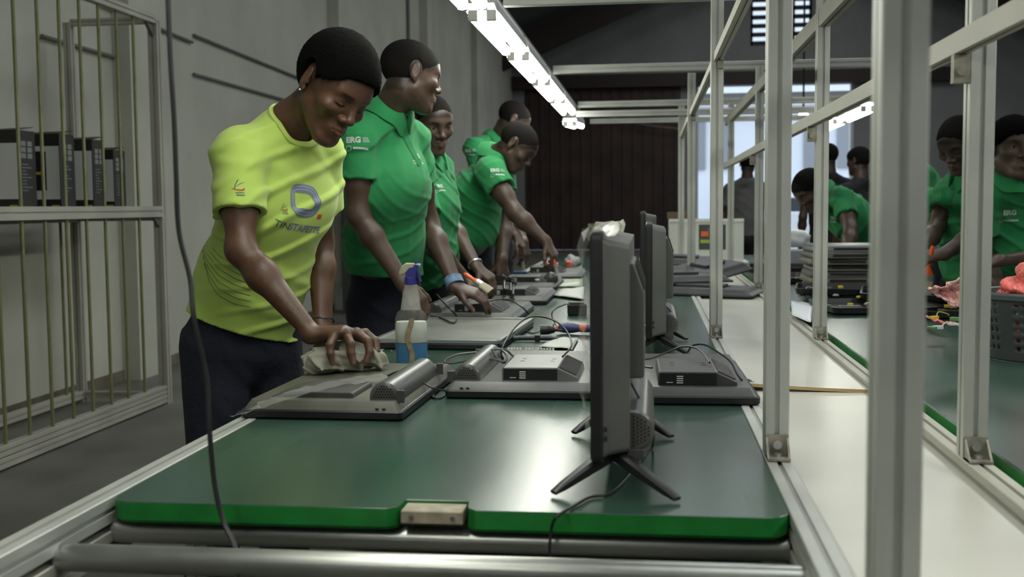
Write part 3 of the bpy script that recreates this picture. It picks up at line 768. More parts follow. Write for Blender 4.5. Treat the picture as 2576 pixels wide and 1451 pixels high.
def person(label, J, skin='b', hair='fade', shirt='polo', build=1.0, group=None, v=0.006, vh=0.003, headsc=1.0, female=False, closed=True, hems=None, legs=True, detail=True, pants=None, shirt_mat=None, smv=0.0055, hair_t=None, fold_amp=0.0062, fold_dirs=None, sleeve=0.60, face=True, sleeve_r=1.0, stub=0.009):
    sh = {s: np.asarray(J['sh'+s], float) for s in 'RL'}; el = {s: np.asarray(J['el'+s], float) for s in 'RL'}; wr = {s: np.asarray(J['wr'+s], float) for s in 'RL'}
    pel = np.asarray(J['pelvis'], float); nk = np.asarray(J['neck'], float); B = build
    side = nz(sh['R']-sh['L']); hs = nz(J.get('hipside', side*np.array([1, 1, 0])))
    up = nz(nk-pel); fwd = nz(np.cross(up, side))
    uc = (sh['R']+sh['L'])/2-up*0.045
    chest = J.get('chest', pel+(uc-pel)*0.70+fwd*0.012); waist = J.get('waist', pel+(uc-pel)*0.36)
    chest = np.asarray(chest, float); waist = np.asarray(waist, float)
    root = thing('person', label, 'person', (pel[0], pel[1], 0), 0, group)
    h = Frame(J['head'], J['hf'], J['hu'], headsc)
    # ---------------- body
    F = Field()
    k = 0.05
    F.add(cone(pel-up*0.02, waist, (0.132*B, 0.092*B), (0.118*B, 0.088*B), side=hs), k)
    F.add(cone(waist, chest, (0.118*B, 0.088*B), (0.140*B, 0.100*B), side=side), k)
    F.add(cone(chest, uc, (0.140*B, 0.100*B), (0.125*B, 0.07*B), side=side), k)
    nb = nk; hb = h.p(0, -0.028, -0.045)
    F.add(cone(nb-up*0.05, nb+nz(hb-nb)*0.02, 0.058*B**0.5, 0.052*(0.86 if female else 1.0)*headsc), 0.03)
    F.add(cone(nb, hb, 0.055*(0.86 if female else 1.0)*headsc, 0.053*(0.88 if female else 1.0)*headsc), 0.03)
    for s in 'RL':
        F.add(cone(nb-up*0.035, sh[s]-up*0.01, 0.038, 0.038*B), 0.03)
        F.add(cone(sh[s], el[s], 0.046*B, 0.036*B), 0.03)
        F.add(cone(sh[s]+(el[s]-sh[s])*0.35, sh[s]+(el[s]-sh[s])*0.6, 0.043*B, 0.040*B), 0.03)
        w_ = wr[s]; e_ = el[s]; q_ = nz(w_-e_)
        hd = nz(J.get('hd'+s, q_)); hn = J.get('hn'+s, np.array([0, 0, 1.0])); ha = J.get('ha'+s, np.array([0, -1.0, 0]))
        F.add(cone(e_, e_+(w_-e_)*0.3, 0.035*B, 0.0385*B), 0.025)
        F.add(cone(e_+(w_-e_)*0.3, w_, (0.0385*B, 0.037*B), (0.027*B, 0.020*B), side=nz(np.cross(hn, q_))), 0.025)
    tips = []; fine = []
    for s in 'RL':
        if J.get('nohand'+s): continue
        q_ = nz(wr[s]-el[s])
        t_ = hand_field(F, wr[s], J.get('hd'+s, q_), J.get('hn'+s, np.array([0, 0, 1.0])), J.get('ha'+s, np.array([0, -1.0, 0])), J.get('curl'+s, (0.4, 0.6, 0.4)), J.get('hsc', 0.95), fingers=J.get('fing'+s), thumb=J.get('thumb'+s, (0.6, 0.55, -0.35)), wr_r=(0.027*B, 0.020*B), fr=J.get('fr', 1.12))
        tips += t_
        pts = np.array([t[0] for t in t_]+[wr[s]]); fine.append((pts.min(0)-0.045, pts.max(0)+0.045, vh))
    if legs:
        for i, s in enumerate('RL'):
            sg = 1 if s == 'R' else -1
            hp = pel+hs*sg*0.085*B-np.array([0, 0, 0.04]); fo = nz(np.cross(np.array([0, 0, 1.0]), hs)*1.0)
            kn = np.array([hp[0]+hs[0]*sg*0.02, hp[1]+hs[1]*sg*0.02, 0.50])+fo*0.03; an = np.array([kn[0]+hs[0]*sg*0.02, kn[1]+hs[1]*sg*0.02, 0.09])-fo*0.03
            if 'kn'+s in J: kn = np.asarray(J['kn'+s], float)
            if 'an'+s in J: an = np.asarray(J['an'+s], float)
            J['_leg'+s] = (hp, kn, an, fo)
            F.add(cone(hp, kn, 0.080*B, 0.052*B), 0.03); F.add(cone(kn, kn+(an-kn)*0.3, 0.050*B, 0.050*B), 0.03); F.add(cone(kn+(an-kn)*0.3, an, 0.050*B, 0.033*B), 0.02)
            F.add(cone(an-np.array([0, 0, 0.045]), an+fo*0.13-np.array([0, 0, 0.06]), 0.032, 0.024), 0.03)
    head_field(F, h, female, closed, True)
    eh = np.array([0.125, 0.125, 0.145])*headsc
    fine.append((h.c-eh, h.c+eh, vh))
    base = np.array(SKINS[skin]); lipc = base*(np.array([1.35, 1.05, 1.05]) if female else np.array([1.12, 0.95, 0.95])); 
    tp = np.array([t[0] for t in tips]) if tips else np.zeros((0, 3))
    def color(V):
        c = np.repeat(base[None], len(V), 0); q = h.loc(V)
        near = (np.abs(q) < 0.14).all(1)
        lip = np.exp(-((q[:, 0]/0.020)**4+((q[:, 2]+0.0615)/0.010)**4+((q[:, 1]-0.093)/0.012)**4))*near
        c = c*(1-lip[:, None])+lipc*lip[:, None]
        brow = np.exp(-(((np.abs(q[:, 0])-0.030)/0.017)**6+((q[:, 2]-0.0235+0.12*(np.abs(q[:, 0])-0.030)**2*20)/0.0042)**4+((q[:, 1]-0.082)/0.02)**4))*near*0.85
        c = c*(1-brow[:, None]*0.85)
        lash = np.exp(-(((np.abs(q[:, 0])-0.0325)/0.014)**6+((q[:, 2]+0.0038)/0.0022)**4+((q[:, 1]-0.084)/0.012)**4))*near*(1.0 if closed else 0.3)
        c = c*(1-lash[:, None]*0.9)
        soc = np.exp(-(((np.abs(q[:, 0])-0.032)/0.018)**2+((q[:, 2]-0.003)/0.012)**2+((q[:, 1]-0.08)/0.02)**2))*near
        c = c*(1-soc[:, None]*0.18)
        hd_ = hair_depth(q[:, 1], q[:, 2], np.abs(q[:, 0]), J.get('hair_low', 0.0)); ear_ = np.exp(-(((np.abs(q[:, 0])-0.085)/0.02)**4+((q[:, 1]+0.008)/0.021)**4+(q[:, 2]/0.034)**4))
        st = np.clip((hd_+stub)/stub, 0, 1)*near*(q[:, 2] > -0.075)*(1-ear_)*(1 if hair else 0)
        c = c*(1-st[:, None]*0.65)
        for p, d_ in tips:
            dn = np.linalg.norm(V-(p+d_*0.004), axis=1); g = np.exp(-(dn/0.0075)**4)
            c = c*(1-g[:, None]*0.75)+np.array([0.36, 0.18, 0.13])*g[:, None]*0.75
        return c
    body, BV, BQ = mesh_field('body', F, M_SKIN, root, v, fine, color)
    # ---------------- eyes
    if face and not closed:
        for s in (-1, 1):
            gz = J.get('gaze', (0, 1, 0)); m = MB(); c = h.p(s*0.0325, 0.0705, 0.002); r_ = 0.0128*headsc
            rings = []
            gd = nz(h.r*gz[0]+h.f*gz[1]+h.u*gz[2]); a1 = nz(np.cross(gd, h.u)); a2 = np.cross(a1, gd)
            for th in np.linspace(0.02, 3.12, 14): rings.append([c+(gd*math.cos(th)+(a1*math.cos(p)+a2*math.sin(p))*math.sin(th))*r_ for p in np.linspace(0, 2*math.pi, 20, endpoint=False)])
            m.loft(rings); m.build('eyeball', M_EYE, root, smooth=True, world=True)
            m = MB(); rings = []
            for th in np.linspace(0.02, 0.50, 5): rings.append([c+(gd*math.cos(th)+(a1*math.cos(p)+a2*math.sin(p))*math.sin(th))*r_*1.015 for p in np.linspace(0, 2*math.pi, 18, endpoint=False)])
            m.loft(rings, cap=False); m.build('iris', M_IRIS, root, smooth=True, world=True)
    # ---------------- hair
    if hair:
        t = hair_t or {'fade': 0.0035, 'crop': 0.020}[hair]
        HF = hair_field(h, t, rough=0.0012 if hair == 'crop' else 0.0004, tz=J.get('hair_tz'), low=J.get('hair_low', 0.0))
        mesh_field('hair', HF, M_HAIR if hair == 'crop' else M_FADE, root, 0.0035 if detail else 0.006)
    # ---------------- shirt
    T = 0.016
    S = Field()
    hem = np.asarray(J.get('hem', pel+up*0.0), float); hemn = nz(J.get('hemn', -up))
    SW = J.get('sw', 1.0)
    bot = hem+hemn*0.04 if float(np.dot(hemn, -up)) > 0.97 else hem-up*0.15
    wx, wy, cx_, cy_ = (0.128, 0.096, 0.144, 0.104) if female else (0.138, 0.101, 0.146, 0.098)
    S.add(cone(bot, waist, ((0.150*B+T)*SW, (0.108*B+T)*SW), ((wx*B+T)*SW, (wy*B+T)*SW), side=hs), 0.06)
    S.add(cone(waist, chest, ((wx*B+T)*SW, (wy*B+T)*SW), (cx_*B+T, cy_*B+T), side=side), 0.06)
    S.add(cone(chest, uc, (cx_*B+T, cy_*B+T), (0.128*B+T, 0.073*B+T), side=side), 0.06)
    send = {}
    for s in 'RL':
        d_ = el[s]-sh[s]; e1 = sh[s]+d_*sleeve; send[s] = (e1, nz(d_))
        S.add(cone(nb-up*0.015, sh[s]-nz(d_)*0.0, 0.056, 0.052*B), 0.05)
        S.add(ell(sh[s], 0.058*B*sleeve_r), 0.03)
        S.add(cone(sh[s], e1, 0.058*B*sleeve_r, 0.063*B*sleeve_r, flat=True), 0.02)
    dirs = fold_dirs or [(up*1.0+side*0.45, 0.085, 0.8, 0.3), (up*0.9-side*0.6+fwd*0.3, 0.06, 0.5, 1.7), (side, 0.11, 0.3, 2.2)]
    lo, hi = S.bounds()
    ff = folds(0, fold_amp, dirs)
    S.disp(ff, lo, hi)
    hem0 = hem
    S.clip(halfspace(hem, hemn))
    for s in 'RL':
        e1, d_ = send[s]
        S.sub(cone(e1-d_*0.024, e1+d_*0.02, 0.044*B*sleeve_r, 0.050*B*sleeve_r, flat=True), 0.003)
    nd = nz(hb-nb); no = nb+nd*0.012
    if shirt == 'tee':
        S.sub(cone(no-nd*0.016+fwd*0.012, no+nd*0.10+fwd*0.03, 0.060, 0.070), 0.006)
    else:
        S.sub(cone(no-nd*0.01, no+nd*0.12, 0.057, 0.060), 0.006)
    lo_, hi_ = S.bounds()
    so, SV, SQ = mesh_field('shirt' if shirt == 'tee' else 'polo_shirt', S, shirt_mat or (M_LIME if shirt == 'tee' else M_POLO), root, smv)
    bvh = BVHTree.FromPolygons([tuple(p) for p in SV], [tuple(int(i) for i in q) for q in SQ])
    fz = nz(fwd-nd*np.dot(fwd, nd)); rz_ = np.cross(fz, nd)
    def onshirt(ang, r):
        d_ = fz*math.cos(ang)+rz_*math.sin(ang); o_ = no+d_*r+nd*0.10
        hit = bvh.ray_cast(Vector(o_), Vector(-nd), 0.30)
        return np.array(hit[0]) if hit[0] is not None else no+d_*r-nd*0.02
    def ring_pts(angs, r, off=(0, 0, 0)):
        hs_ = [float(np.dot(onshirt(a_, r)-no, nd)) for a_ in angs]
        hs_ = [float(np.median([hs_[max(i-1, 0)], hs_[i], hs_[min(i+1, len(hs_)-1)]])) for i in range(len(hs_))]
        for _ in range(2): hs_ = [(hs_[max(i-1, 0)]+hs_[i]*2+hs_[min(i+1, len(hs_)-1)])/4 for i in range(len(hs_))]
        return [no+(fz*math.cos(a_)+rz_*math.sin(a_))*r+nd*h_ for a_, h_ in zip(angs, hs_)]
    if shirt == 'tee':
        angs = np.linspace(0, 2*math.pi, 49); P_ = []
        c_off = fwd*0.016
        for a_ in angs:
            d_ = fz*math.cos(a_)+rz_*math.sin(a_); o_ = no+c_off+d_*0.0665+nd*0.08; hit = bvh.ray_cast(Vector(o_), Vector(-nd), 0.3)
            P_.append(np.array(hit[0]) if hit[0] is not None else o_-nd*0.1)
        for _ in range(3): P_ = [(P_[i-1 if i else -2]+P_[i]*2+P_[(i+1) % 49 if i < 48 else 1])/4 for i in range(49)]
        m = MB(); rings = []
        for i, p in enumerate(P_):
            d_ = fz*math.cos(angs[i])+rz_*math.sin(angs[i]); rings.append([p+d_*x_+nd*y_ for x_, y_ in ((-0.008, -0.002), (-0.006, 0.004), (0.0, 0.0045), (0.008, 0.0015), (0.008, -0.006), (-0.006, -0.008))])
        m.loft(rings, cap=False); m.build('neck_band', shirt_mat or M_LIME, root, smooth=True, world=True)
    elif detail:
        angs = np.linspace(math.radians(13), math.radians(347), 44)
        r0 = ring_pts(angs, 0.061); r1 = ring_pts(angs, 0.070); r2 = ring_pts(angs, 0.094); m = MB(); rings = []
        for i, a_ in enumerate(angs):
            d_ = fz*math.cos(a_)+rz_*math.sin(a_); back = 0.5-0.5*math.cos(a_); tip = math.exp(-((min(a_, 2*math.pi-a_)-0.23)/0.35)**2)
            top = r0[i]+nd*(0.016+0.016*back)
            lo_ = r2[i]+nd*0.006+d_*0.006-nd*0.012*tip+fz*0.006*tip
            rings.append([r0[i]-nd*0.006, top-d_*0.002, top+d_*0.004+nd*0.001, (top+d_*0.010)*0.6+lo_*0.4+d_*0.004, lo_, lo_-d_*0.003-nd*0.002, r1[i]+d_*0.003+nd*0.004, top+d_*0.003-nd*0.008])
        m.loft(rings); m.build('collar', shirt_mat or M_POLO, root, smooth=True, world=True)
        pn = nz(fwd*1.0+up*0.15); px_ = nz(np.cross(up, pn)); py_ = np.cross(pn, px_); po = no+fwd*0.085-up*0.10
        hit = bvh.ray_cast(Vector(po+pn*0.2), Vector(-pn), 0.4)
        if hit[0] is not None: decal('placket', root, bvh, strip_mb([(0, 0.06), (0, 0.0), (0, -0.075)], 0.030), np.array(hit[0]), px_, py_, pn, mat('green_placket', (0.010, 0.17, 0.05), 0.85), 0.0022)
    # ---------------- trousers
    if legs:
        Tm = Field()
        pm = pants or M_NAVY
        Tm.add(cone(pel+(waist-pel)*0.40, pel-np.array([0, 0, 0.04]), (0.150*B, 0.112*B), (0.160*B, 0.122*B), side=hs, flat=False), 0.03)
        for s in 'RL':
            hp, kn, an, fo = J['_leg'+s]
            Tm.add(cone(hp, kn, 0.096*B, 0.080*B), 0.03); Tm.add(cone(kn, an+np.array([0, 0, 0.01]), 0.080*B, 0.066*B), 0.03)
        lo, hi = Tm.bounds(); Tm.disp(folds(0, 0.004, [(np.array([0.3, 0.2, 1.0]), 0.11, 0.8, 1.0), (np.array([1.0, 0.4, 0.5]), 0.09, 0.6, 2.0)]), lo, hi)
        for s in 'RL': Tm.sub(cone(J['_leg'+s][2]-np.array([0, 0, 0.2]), J['_leg'+s][2]+np.array([0, 0, -0.02]), 0.13, 0.13, flat=True), 0.002)
        mesh_field('trousers', Tm, pm, root, 0.009)
        for s in 'RL':
            hp, kn, an, fo = J['_leg'+s]; Sh = Field(); z0 = an-np.array([0, 0, 0.055])
            Sh.add(cone(z0-fo*0.04, z0+fo*0.15-np.array([0, 0, 0.008]), (0.042, 0.038), (0.040, 0.030), side=np.cross(fo, [0, 0, 1.0])), 0.02); Sh.add(cone(an-np.array([0, 0, 0.03]), an+np.array([0, 0, 0.02]), 0.043, 0.045), 0.03)
            Sh.clip(lambda X, Y, Z: (0.002-Z+0*X+0*Y).astype(np.float32))
            mesh_field('shoe', Sh, M_SHOE, root, 0.008)
    return dict(root=root, h=h, bvh=bvh, shirt=so, fwd=fwd, side=side, up=up, pel=pel, nk=nk, send=send, J=J)

# ------------------------------------------------------------------ prints on cloth
def cast(bvh, px, py):
    hit = bvh.ray_cast(Vector(EYE), Vector(nz(ray(px, py))))
    return (np.array(hit[0]), np.array(hit[1])) if hit[0] is not None else None
def decal(name, parent, bvh, mb, org, ux, uy, n, material, off=0.0012):
    'lay flat 2D mesh (x, y) on the cloth by projecting it along -n'
    bm = bmesh.new(); me = bpy.data.meshes.new(name)
    me.from_pydata([(p[0], p[1], 0) for p in mb.v], [], mb.f); bm.from_mesh(me)
    for _ in range(4):
        le = [e for e in bm.edges if e.calc_length() > 0.006]
        if not le: break
        bmesh.ops.subdivide_edges(bm, edges=le, cuts=1)
    bmesh.ops.triangulate(bm, faces=bm.faces)
    L = np.array(parent.location)
    for v_ in bm.verts:
        p = org+ux*v_.co.x+uy*v_.co.y; hit = bvh.ray_cast(Vector(p+n*0.08), Vector(-n), 0.2)
        q = np.array(hit[0])+np.array(hit[1])*off if hit[0] is not None else p+n*off
        v_.co = Vector(q-L)
    bm.to_mesh(me); bm.free(); me.materials.append(material)
    o = bpy.data.objects.new(name, me); COL.objects.link(o); o.parent = parent
    return o
def text_mb(txt, size, bold=0.0, spacing=1.0):
    cu = bpy.data.curves.new('txt', 'FONT'); cu.body = txt; cu.size = size; cu.offset = bold; cu.align_x = 'CENTER'; cu.align_y = 'CENTER'; cu.space_character = spacing; cu.resolution_u = 4
    o = bpy.data.objects.new('txt', cu); COL.objects.link(o)
    dg = bpy.context.evaluated_depsgraph_get(); me = bpy.data.meshes.new_from_object(o.evaluated_get(dg))
    m = MB(); m.add([(v_.co.x, v_.co.y, 0) for v_ in me.vertices], [tuple(p.vertices) for p in me.polygons])
    bpy.data.objects.remove(o); bpy.data.curves.remove(cu); bpy.data.meshes.remove(me)
    return m
def strip_mb(pts, w):
    'flat ribbon along a 2D polyline; w number or list'
    m = MB(); pts = [np.array(p, float) for p in pts]; L = []; R = []
    closed = np.allclose(pts[0], pts[-1])
    for i, p in enumerate(pts):
        a = pts[i-1] if i > 0 else (pts[-2] if closed else pts[0]); b = pts[i+1] if i < len(pts)-1 else (pts[1] if closed else pts[-1])
        t = nz(b-a); n_ = np.array([-t[1], t[0]]); ww = w[i] if hasattr(w, '__len__') else w
        L.append(p+n_*ww/2); R.append(p-n_*ww/2)
    k = len(pts); m.add([(q[0], q[1], 0) for q in L+R], [(i, i+1, k+i+1, k+i) for i in range(k-1)])
    return m
M_PWHITE = mat('white_print', (0.55, 0.6, 0.55), 0.7)
M_PGREY = mat('grey_blue_print', (0.16, 0.19, 0.28), 0.7)
M_PGREYL = mat('pale_grey_print', (0.36, 0.42, 0.40), 0.7)
M_PDARK = mat('dark_teal_print', (0.06, 0.11, 0.11), 0.7)
M_PRED = mat('red_print', (0.55, 0.06, 0.03), 0.7)
M_PORG = mat('orange_print', (0.6, 0.22, 0.02), 0.7)
M_PGRN = mat('olive_print', (0.10, 0.17, 0.02), 0.7)
def polo_logos(R, sleeve_px=None, chest_px=None, scale=1.0):
    if sleeve_px:
        c = cast(R['bvh'], *sleeve_px)
        if c:
            o, n = c; uy = nz(np.array([0, 0, 1.0])-n*n[2]); ux = np.cross(uy, n); s = scale
            decal('sleeve_print', R['shirt'].parent, R['bvh'], text_mb('ERG', 0.026*s, 0.0012*s), o-ux*0.014*s, ux, uy, n, M_PWHITE)
            m = MB()
            for q in range(4): m.add([(0.016*s, (-0.007+q*0.0045)*s, 0), (0.040*s-q*0.002*s, (-0.007+q*0.0045)*s, 0), (0.040*s-q*0.002*s, (-0.0045+q*0.0045)*s, 0), (0.016*s, (-0.0045+q*0.0045)*s, 0)], [(0, 1, 2, 3)])
            decal('sleeve_print', R['shirt'].parent, R['bvh'], m, o, ux, uy, n, M_PGREYL)
            m = strip_mb([(-0.030*s+0.008*s*math.cos(t), -0.027*s+0.008*s*math.sin(t)) for t in np.linspace(0, 2*math.pi, 15)], 0.002*s)
            m2 = strip_mb([(-0.016*s, -0.026*s), (0.0, -0.0265*s), (0.018*s, -0.0275*s), (0.034*s, -0.029*s)], 0.0065*s)
            m.add(m2.v, m2.f); decal('sleeve_print', R['shirt'].parent, R['bvh'], m, o, ux, uy, n, M_PWHITE)
    if chest_px:
        c = cast(R['bvh'], *chest_px)
        if c:
            o, n = c; uy = nz(np.array([0, 0, 1.0])-n*n[2]); ux = np.cross(uy, n); s = scale
            m = text_mb('ERG', 0.024*s, 0.0012*s)
            m2 = strip_mb([(-0.030*s+0.007*s*math.cos(t), -0.026*s+0.007*s*math.sin(t)) for t in np.linspace(0, 2*math.pi, 13)], 0.002*s); m.add(m2.v, m2.f)
            m2 = strip_mb([(-0.018*s, -0.026*s), (0.0, -0.0265*s), (0.030*s, -0.027*s)], 0.006*s); m.add(m2.v, m2.f)
            decal('chest_print', R['shirt'].parent, R['bvh'], m, o, ux, uy, n, M_PWHITE)
# ------------------------------------------------------------------ people
UPZ = np.array([0, 0, 1.0])
def hero():
    T = PZ
    Jh = dict(
        head=P(836, 224, 2.74), hf=cv(0.60, -0.60, 0.53), hu=cv(0.55, 0.78, 0.26),
        neck=P(718, 318, 2.80),
        shR=P(600, 385, 2.68), shL=P(800, 372, 2.93), elR=P(606, 628, 2.60), elL=P(806, 610, 3.02),
        wrR=P(788, 842, 2.56), wrL=P(812, 822, 2.92),
        pelvis=P(608, 830, 2.93), chest=P(702, 505, 2.85), waist=P(640, 690, 2.90),
        hipside=nz(np.array([-0.62, -0.78, 0])),
        hem=P(612, 815, 2.92), hemn=cv(-0.36, -0.93, -0.1), sw=1.04,
        hdR=cv(0.97, 0.10, 0.0), hnR=nz(np.array([0.15, 0.1, 1.0])), haR=np.array([0, 1.0, 0.0]),
        hdL=cv(0.55, -0.83, 0.1), hnL=nz(np.array([0.3, 0.1, 1.0])), haL=np.array([0.3, -1.0, 0.0]), curlL=(0.3, 0.5, 0.4), hsc=0.96,
        hair_tz=0.026, fr=1.30, hair_low=-0.016)
    Yf = 2.55
    Jh['fingR'] = [
        [P(918, 838, 2.62), P(944, 858, 2.615), P(947, 885, 2.60), P(932, 905, 2.59)],
        [P(897, 836, 2.585), P(925, 858, 2.575), P(930, 885, 2.565), P(922, 908, 2.555)],
        [P(872, 842, 2.555), P(882, 865, 2.535), P(883, 888, 2.53), P(888, 911, 2.525)],
        [P(838, 850, 2.535), P(829, 868, 2.51), P(831, 890, 2.505), P(836, 912, 2.505)]]
    Jh['thumbR'] = [P(815, 855, 2.62), P(800, 872, 2.66), P(796, 892, 2.67), P(800, 908, 2.66)]
    return person('young woman in lime yellow printed t-shirt wiping a face-down television with a cloth', Jh,
        skin='a', hair='crop', shirt='tee', build=0.97, female=True, v=0.005, vh=0.0024, headsc=1.07, smv=0.0042, sleeve=0.62, sleeve_r=1.08, fold_amp=0.0050, fold_dirs=[(cv(-0.35, 0.9, 0.2), 0.075, 0.9, 0.4), (cv(0.5, 0.8, 0), 0.10, 0.5, 1.9), (cv(0.9, -0.2, 0.3), 0.12, 0.4, 0.9)],
        hair_t=0.015)
R = hero()
def hero_prints(R):
    rt = R['shirt'].parent; bv = R['bvh']
    c = cast(bv, 768, 500)
    if c is None: return
    # chest print: directions follow the photo's slant across the chest
    a = cast(bv, 735, 500); b = cast(bv, 790, 512); d = cast(bv, 760, 555)
    o = c[0]; n = nz(a[1]+b[1]+c[1]+d[1]) if (a and b and d) else c[1]
    ux = nz(b[0]-a[0]); ux = nz(ux-n*np.dot(ux, n)); uy = np.cross(n, ux)
    def px(x, y):      # pixel on the photo to print coordinates
        h = cast(bv, x, y); q = (h[0] if h else o)-o; return (float(np.dot(q, ux)), float(np.dot(q, uy)))
    A, B_, C_, D_ = cast(bv, 731, 505), cast(bv, 808, 508), cast(bv, 770, 461), cast(bv, 765, 546)
    o = (A[0]+B_[0]+C_[0]+D_[0])/4; n = nz(A[1]+B_[1]+C_[1]+D_[1]); ux = nz(B_[0]-A[0]); ux = nz(ux-n*np.dot(ux, n)); uy = np.cross(n, ux)
    hw_ = abs(np.dot(B_[0]-A[0], ux))/2; hh_ = abs(np.dot(C_[0]-D_[0], uy))/2
    N = [(-0.97, 0.82), (-0.85, 0.97), (-0.3, 0.97), (0.35, 0.88), (0.75, 0.68), (0.95, 0.30), (1.0, -0.10), (0.93, -0.50), (0.70, -0.80), (0.30, -0.97), (-0.35, -0.95), (-0.80, -0.78), (-0.97, -0.30), (-1.0, 0.35)]; K = len(N); P2 = []
    for i in range(K):
        p0, p1, p2, p3 = [np.array(N[(i+j) % K]) for j in (-1, 0, 1, 2)]
        for t in (0, .25, .5, .75): q = 0.5*((2*p1)+(p2-p0)*t+(2*p0-5*p1+4*p2-p3)*t*t+(-p0+3*p1-3*p2+p3)*t**3); P2.append((q[0]*hw_, q[1]*hh_))
    P2.append(P2[0])
    def ringat(s_): return [(p[0]*s_, p[1]*s_) for p in P2]
    wd_ = [0.011+0.013*min(1, max(0, (p[0]/hw_+0.90)/0.35)) if abs(p[1]/hh_) < 0.8 else 0.022 for p in P2]
    for _ in range(4): wd_ = [(wd_[i-1 if i else -2]+2*wd_[i]+wd_[i+1 if i < len(wd_)-1 else 1])/4 for i in range(len(wd_))]
    inner = [(p[0]*(1-wd_[i]/2/hw_), p[1]*(1-wd_[i]/2/hh_)) for i, p in enumerate(P2)]
    decal('chest_print', rt, bv, strip_mb(inner, wd_), o, ux, uy, n, M_PGREY)
    for fr in (0.28, 0.62):
        ln = [(p[0]*(1-wd_[i]*fr/hw_), p[1]*(1-wd_[i]*fr/hh_)) for i, p in enumerate(P2)]
        decal('chest_print', rt, bv, strip_mb(ln, 0.0016), o, ux, uy, n, M_PGREYL, 0.0018)
    # wordmark, thin then bold letters
    def word(txt, xa, ya, xb, yb, size, bold, material):
        A = cast(bv, xa, ya); B_ = cast(bv, xb, yb)
        if not A or not B_: return
        vx = nz(B_[0]-A[0]); nn = nz(A[1]+B_[1]); vx = nz(vx-nn*np.dot(vx, nn)); vy = np.cross(nn, vx)
        m = text_mb(txt, size, bold); xs = [p[0] for p in m.v]; wd = max(xs)-min(xs); L = np.linalg.norm(B_[0]-A[0]); mid = (A[0]+B_[0])/2; c0 = (max(xs)+min(xs))/2
        m.v = [((p[0]-c0)*L/wd, p[1], 0) for p in m.v]
        decal('chest_print', rt, bv, m, mid, vx, vy, nn, material)
    word('TIN', 692, 561, 726, 570, 0.026, 0.0, M_PDARK)
    word('STAFETTE', 727, 569, 803, 580, 0.026, 0.0008, M_PGREY)
    # small rising-mark logo on chest and sleeve
    def mark(px_, py_, s):
        c_ = cast(bv, px_, py_)
        if not c_: return
        o_, n_ = c_; vy = nz(UPZ-n_*n_[2]); vx = np.cross(vy, n_)
        decal('logo_print', rt, bv, strip_mb([(-0.010*s, -0.006*s), (-0.009*s, 0.006*s), (-0.003*s, 0.018*s), (0.0, 0.021*s)], [0.0015*s, 0.002*s, 0.003*s, 0.001*s]), o_, vx, vy, n_, M_PDARK)
        decal('logo_print', rt, bv, strip_mb([(-0.008*s, 0.002*s), (0.004*s, 0.010*s), (0.014*s, 0.014*s)], [0.0008*s, 0.0016*s, 0.0006*s]), o_, vx, vy, n_, M_PGRN)
        decal('logo_print', rt, bv, strip_mb([(-0.018*s, -0.001*s), (-0.008*s, -0.006*s), (0.004*s, -0.008*s), (0.012*s, -0.0055*s), (0.0135*s, -0.002*s)], [0.0008*s, 0.002*s, 0.0035*s, 0.005*s, 0.003*s]), o_, vx, vy, n_, M_PRED)
        m = MB()
        for row in (0, 1):
            for q in range(7):
                x0 = (-0.008+q*0.0031+row*0.0015)*s; z0 = (-0.0165-row*0.0065)*s; m.add([(x0, z0, 0), (x0+0.0022*s, z0, 0), (x0+0.0022*s, z0+0.0036*s, 0), (x0, z0+0.0036*s, 0)], [(0, 1, 2, 3)])
        decal('logo_print', rt, bv, m, o_, vx, vy, n_, M_PDARK)
    mark(601, 471, 0.95); mark(715, 524, 0.62)
    c_ = cast(bv, 803, 545)
    if c_:
        o_, n_ = c_; vy = nz(UPZ-n_*n_[2]); vx = np.cross(vy, n_)
        m = MB().add([(-0.008, -0.006, 0), (0.008, -0.006, 0), (0.008, 0.006, 0), (-0.008, 0.006, 0)], [(0, 1, 2, 3)])
        decal('logo_print', rt, bv, m, o_, vx, vy, n_, M_PRED)
    # thin dark wavy lines drawn low on the side of the shirt
    for i in range(7):
        pts = [(496+i*3, 560+i*17), (515+i*2, 600+i*18), (548, 640+i*17), (590, 668+i*16), (640, 690+i*14)]
        w = []
        for a_, b_ in zip(pts[:-1], pts[1:]):
            for t in np.linspace(0, 1, 5, endpoint=False):
                h_ = cast(bv, a_[0]+(b_[0]-a_[0])*t, a_[1]+(b_[1]-a_[1])*t)
                if h_: w.append(h_[0]+h_[1]*0.0006)
        if len(w) > 3: MB().tube([w[0]]+[(w[i-1]+2*w[i]+w[i+1])/4 for i in range(1, len(w)-1)]+[w[-1]], 0.0007, 4, smooth=3).build('shirt_line', M_PDARK, rt, world=True)
hero_prints(R)
rt = R['root']
# earring, bracelet
h = R['h']
m = MB(); cE = h.p(0.082, -0.002, -0.030); m.lathe(cE, [(0.0005, -0.003), (0.003, -0.002), (0.0035, 0), (0.003, 0.002), (0.0005, 0.003)], n=10); m.build('earring', mat('bright_stud', (0.9, 0.9, 0.88), 0.1, metal=0.8), rt, smooth=True, world=True)
def band(P0, P1, t, r, wd, material, parent, name='bracelet'):
    P0 = np.array(P0); P1 = np.array(P1); c = P0+(P1-P0)*t; w_ = nz(P1-P0); u = nz(np.cross(w_, UPZ)); v_ = np.cross(w_, u)
    m = MB(); rings = []
    for a in np.linspace(0, 2*math.pi, 28, endpoint=False):
        e = u*math.cos(a)*1.12+v_*math.sin(a)
        rings.append([c+e*(r+dr)+w_*dz for dr, dz in ((0, -wd), (0.003, -wd), (0.003, wd), (0, wd))])
    rings.append(rings[0]); m.loft(rings, cap=False); m.build(name, material, parent, smooth=True, world=True)
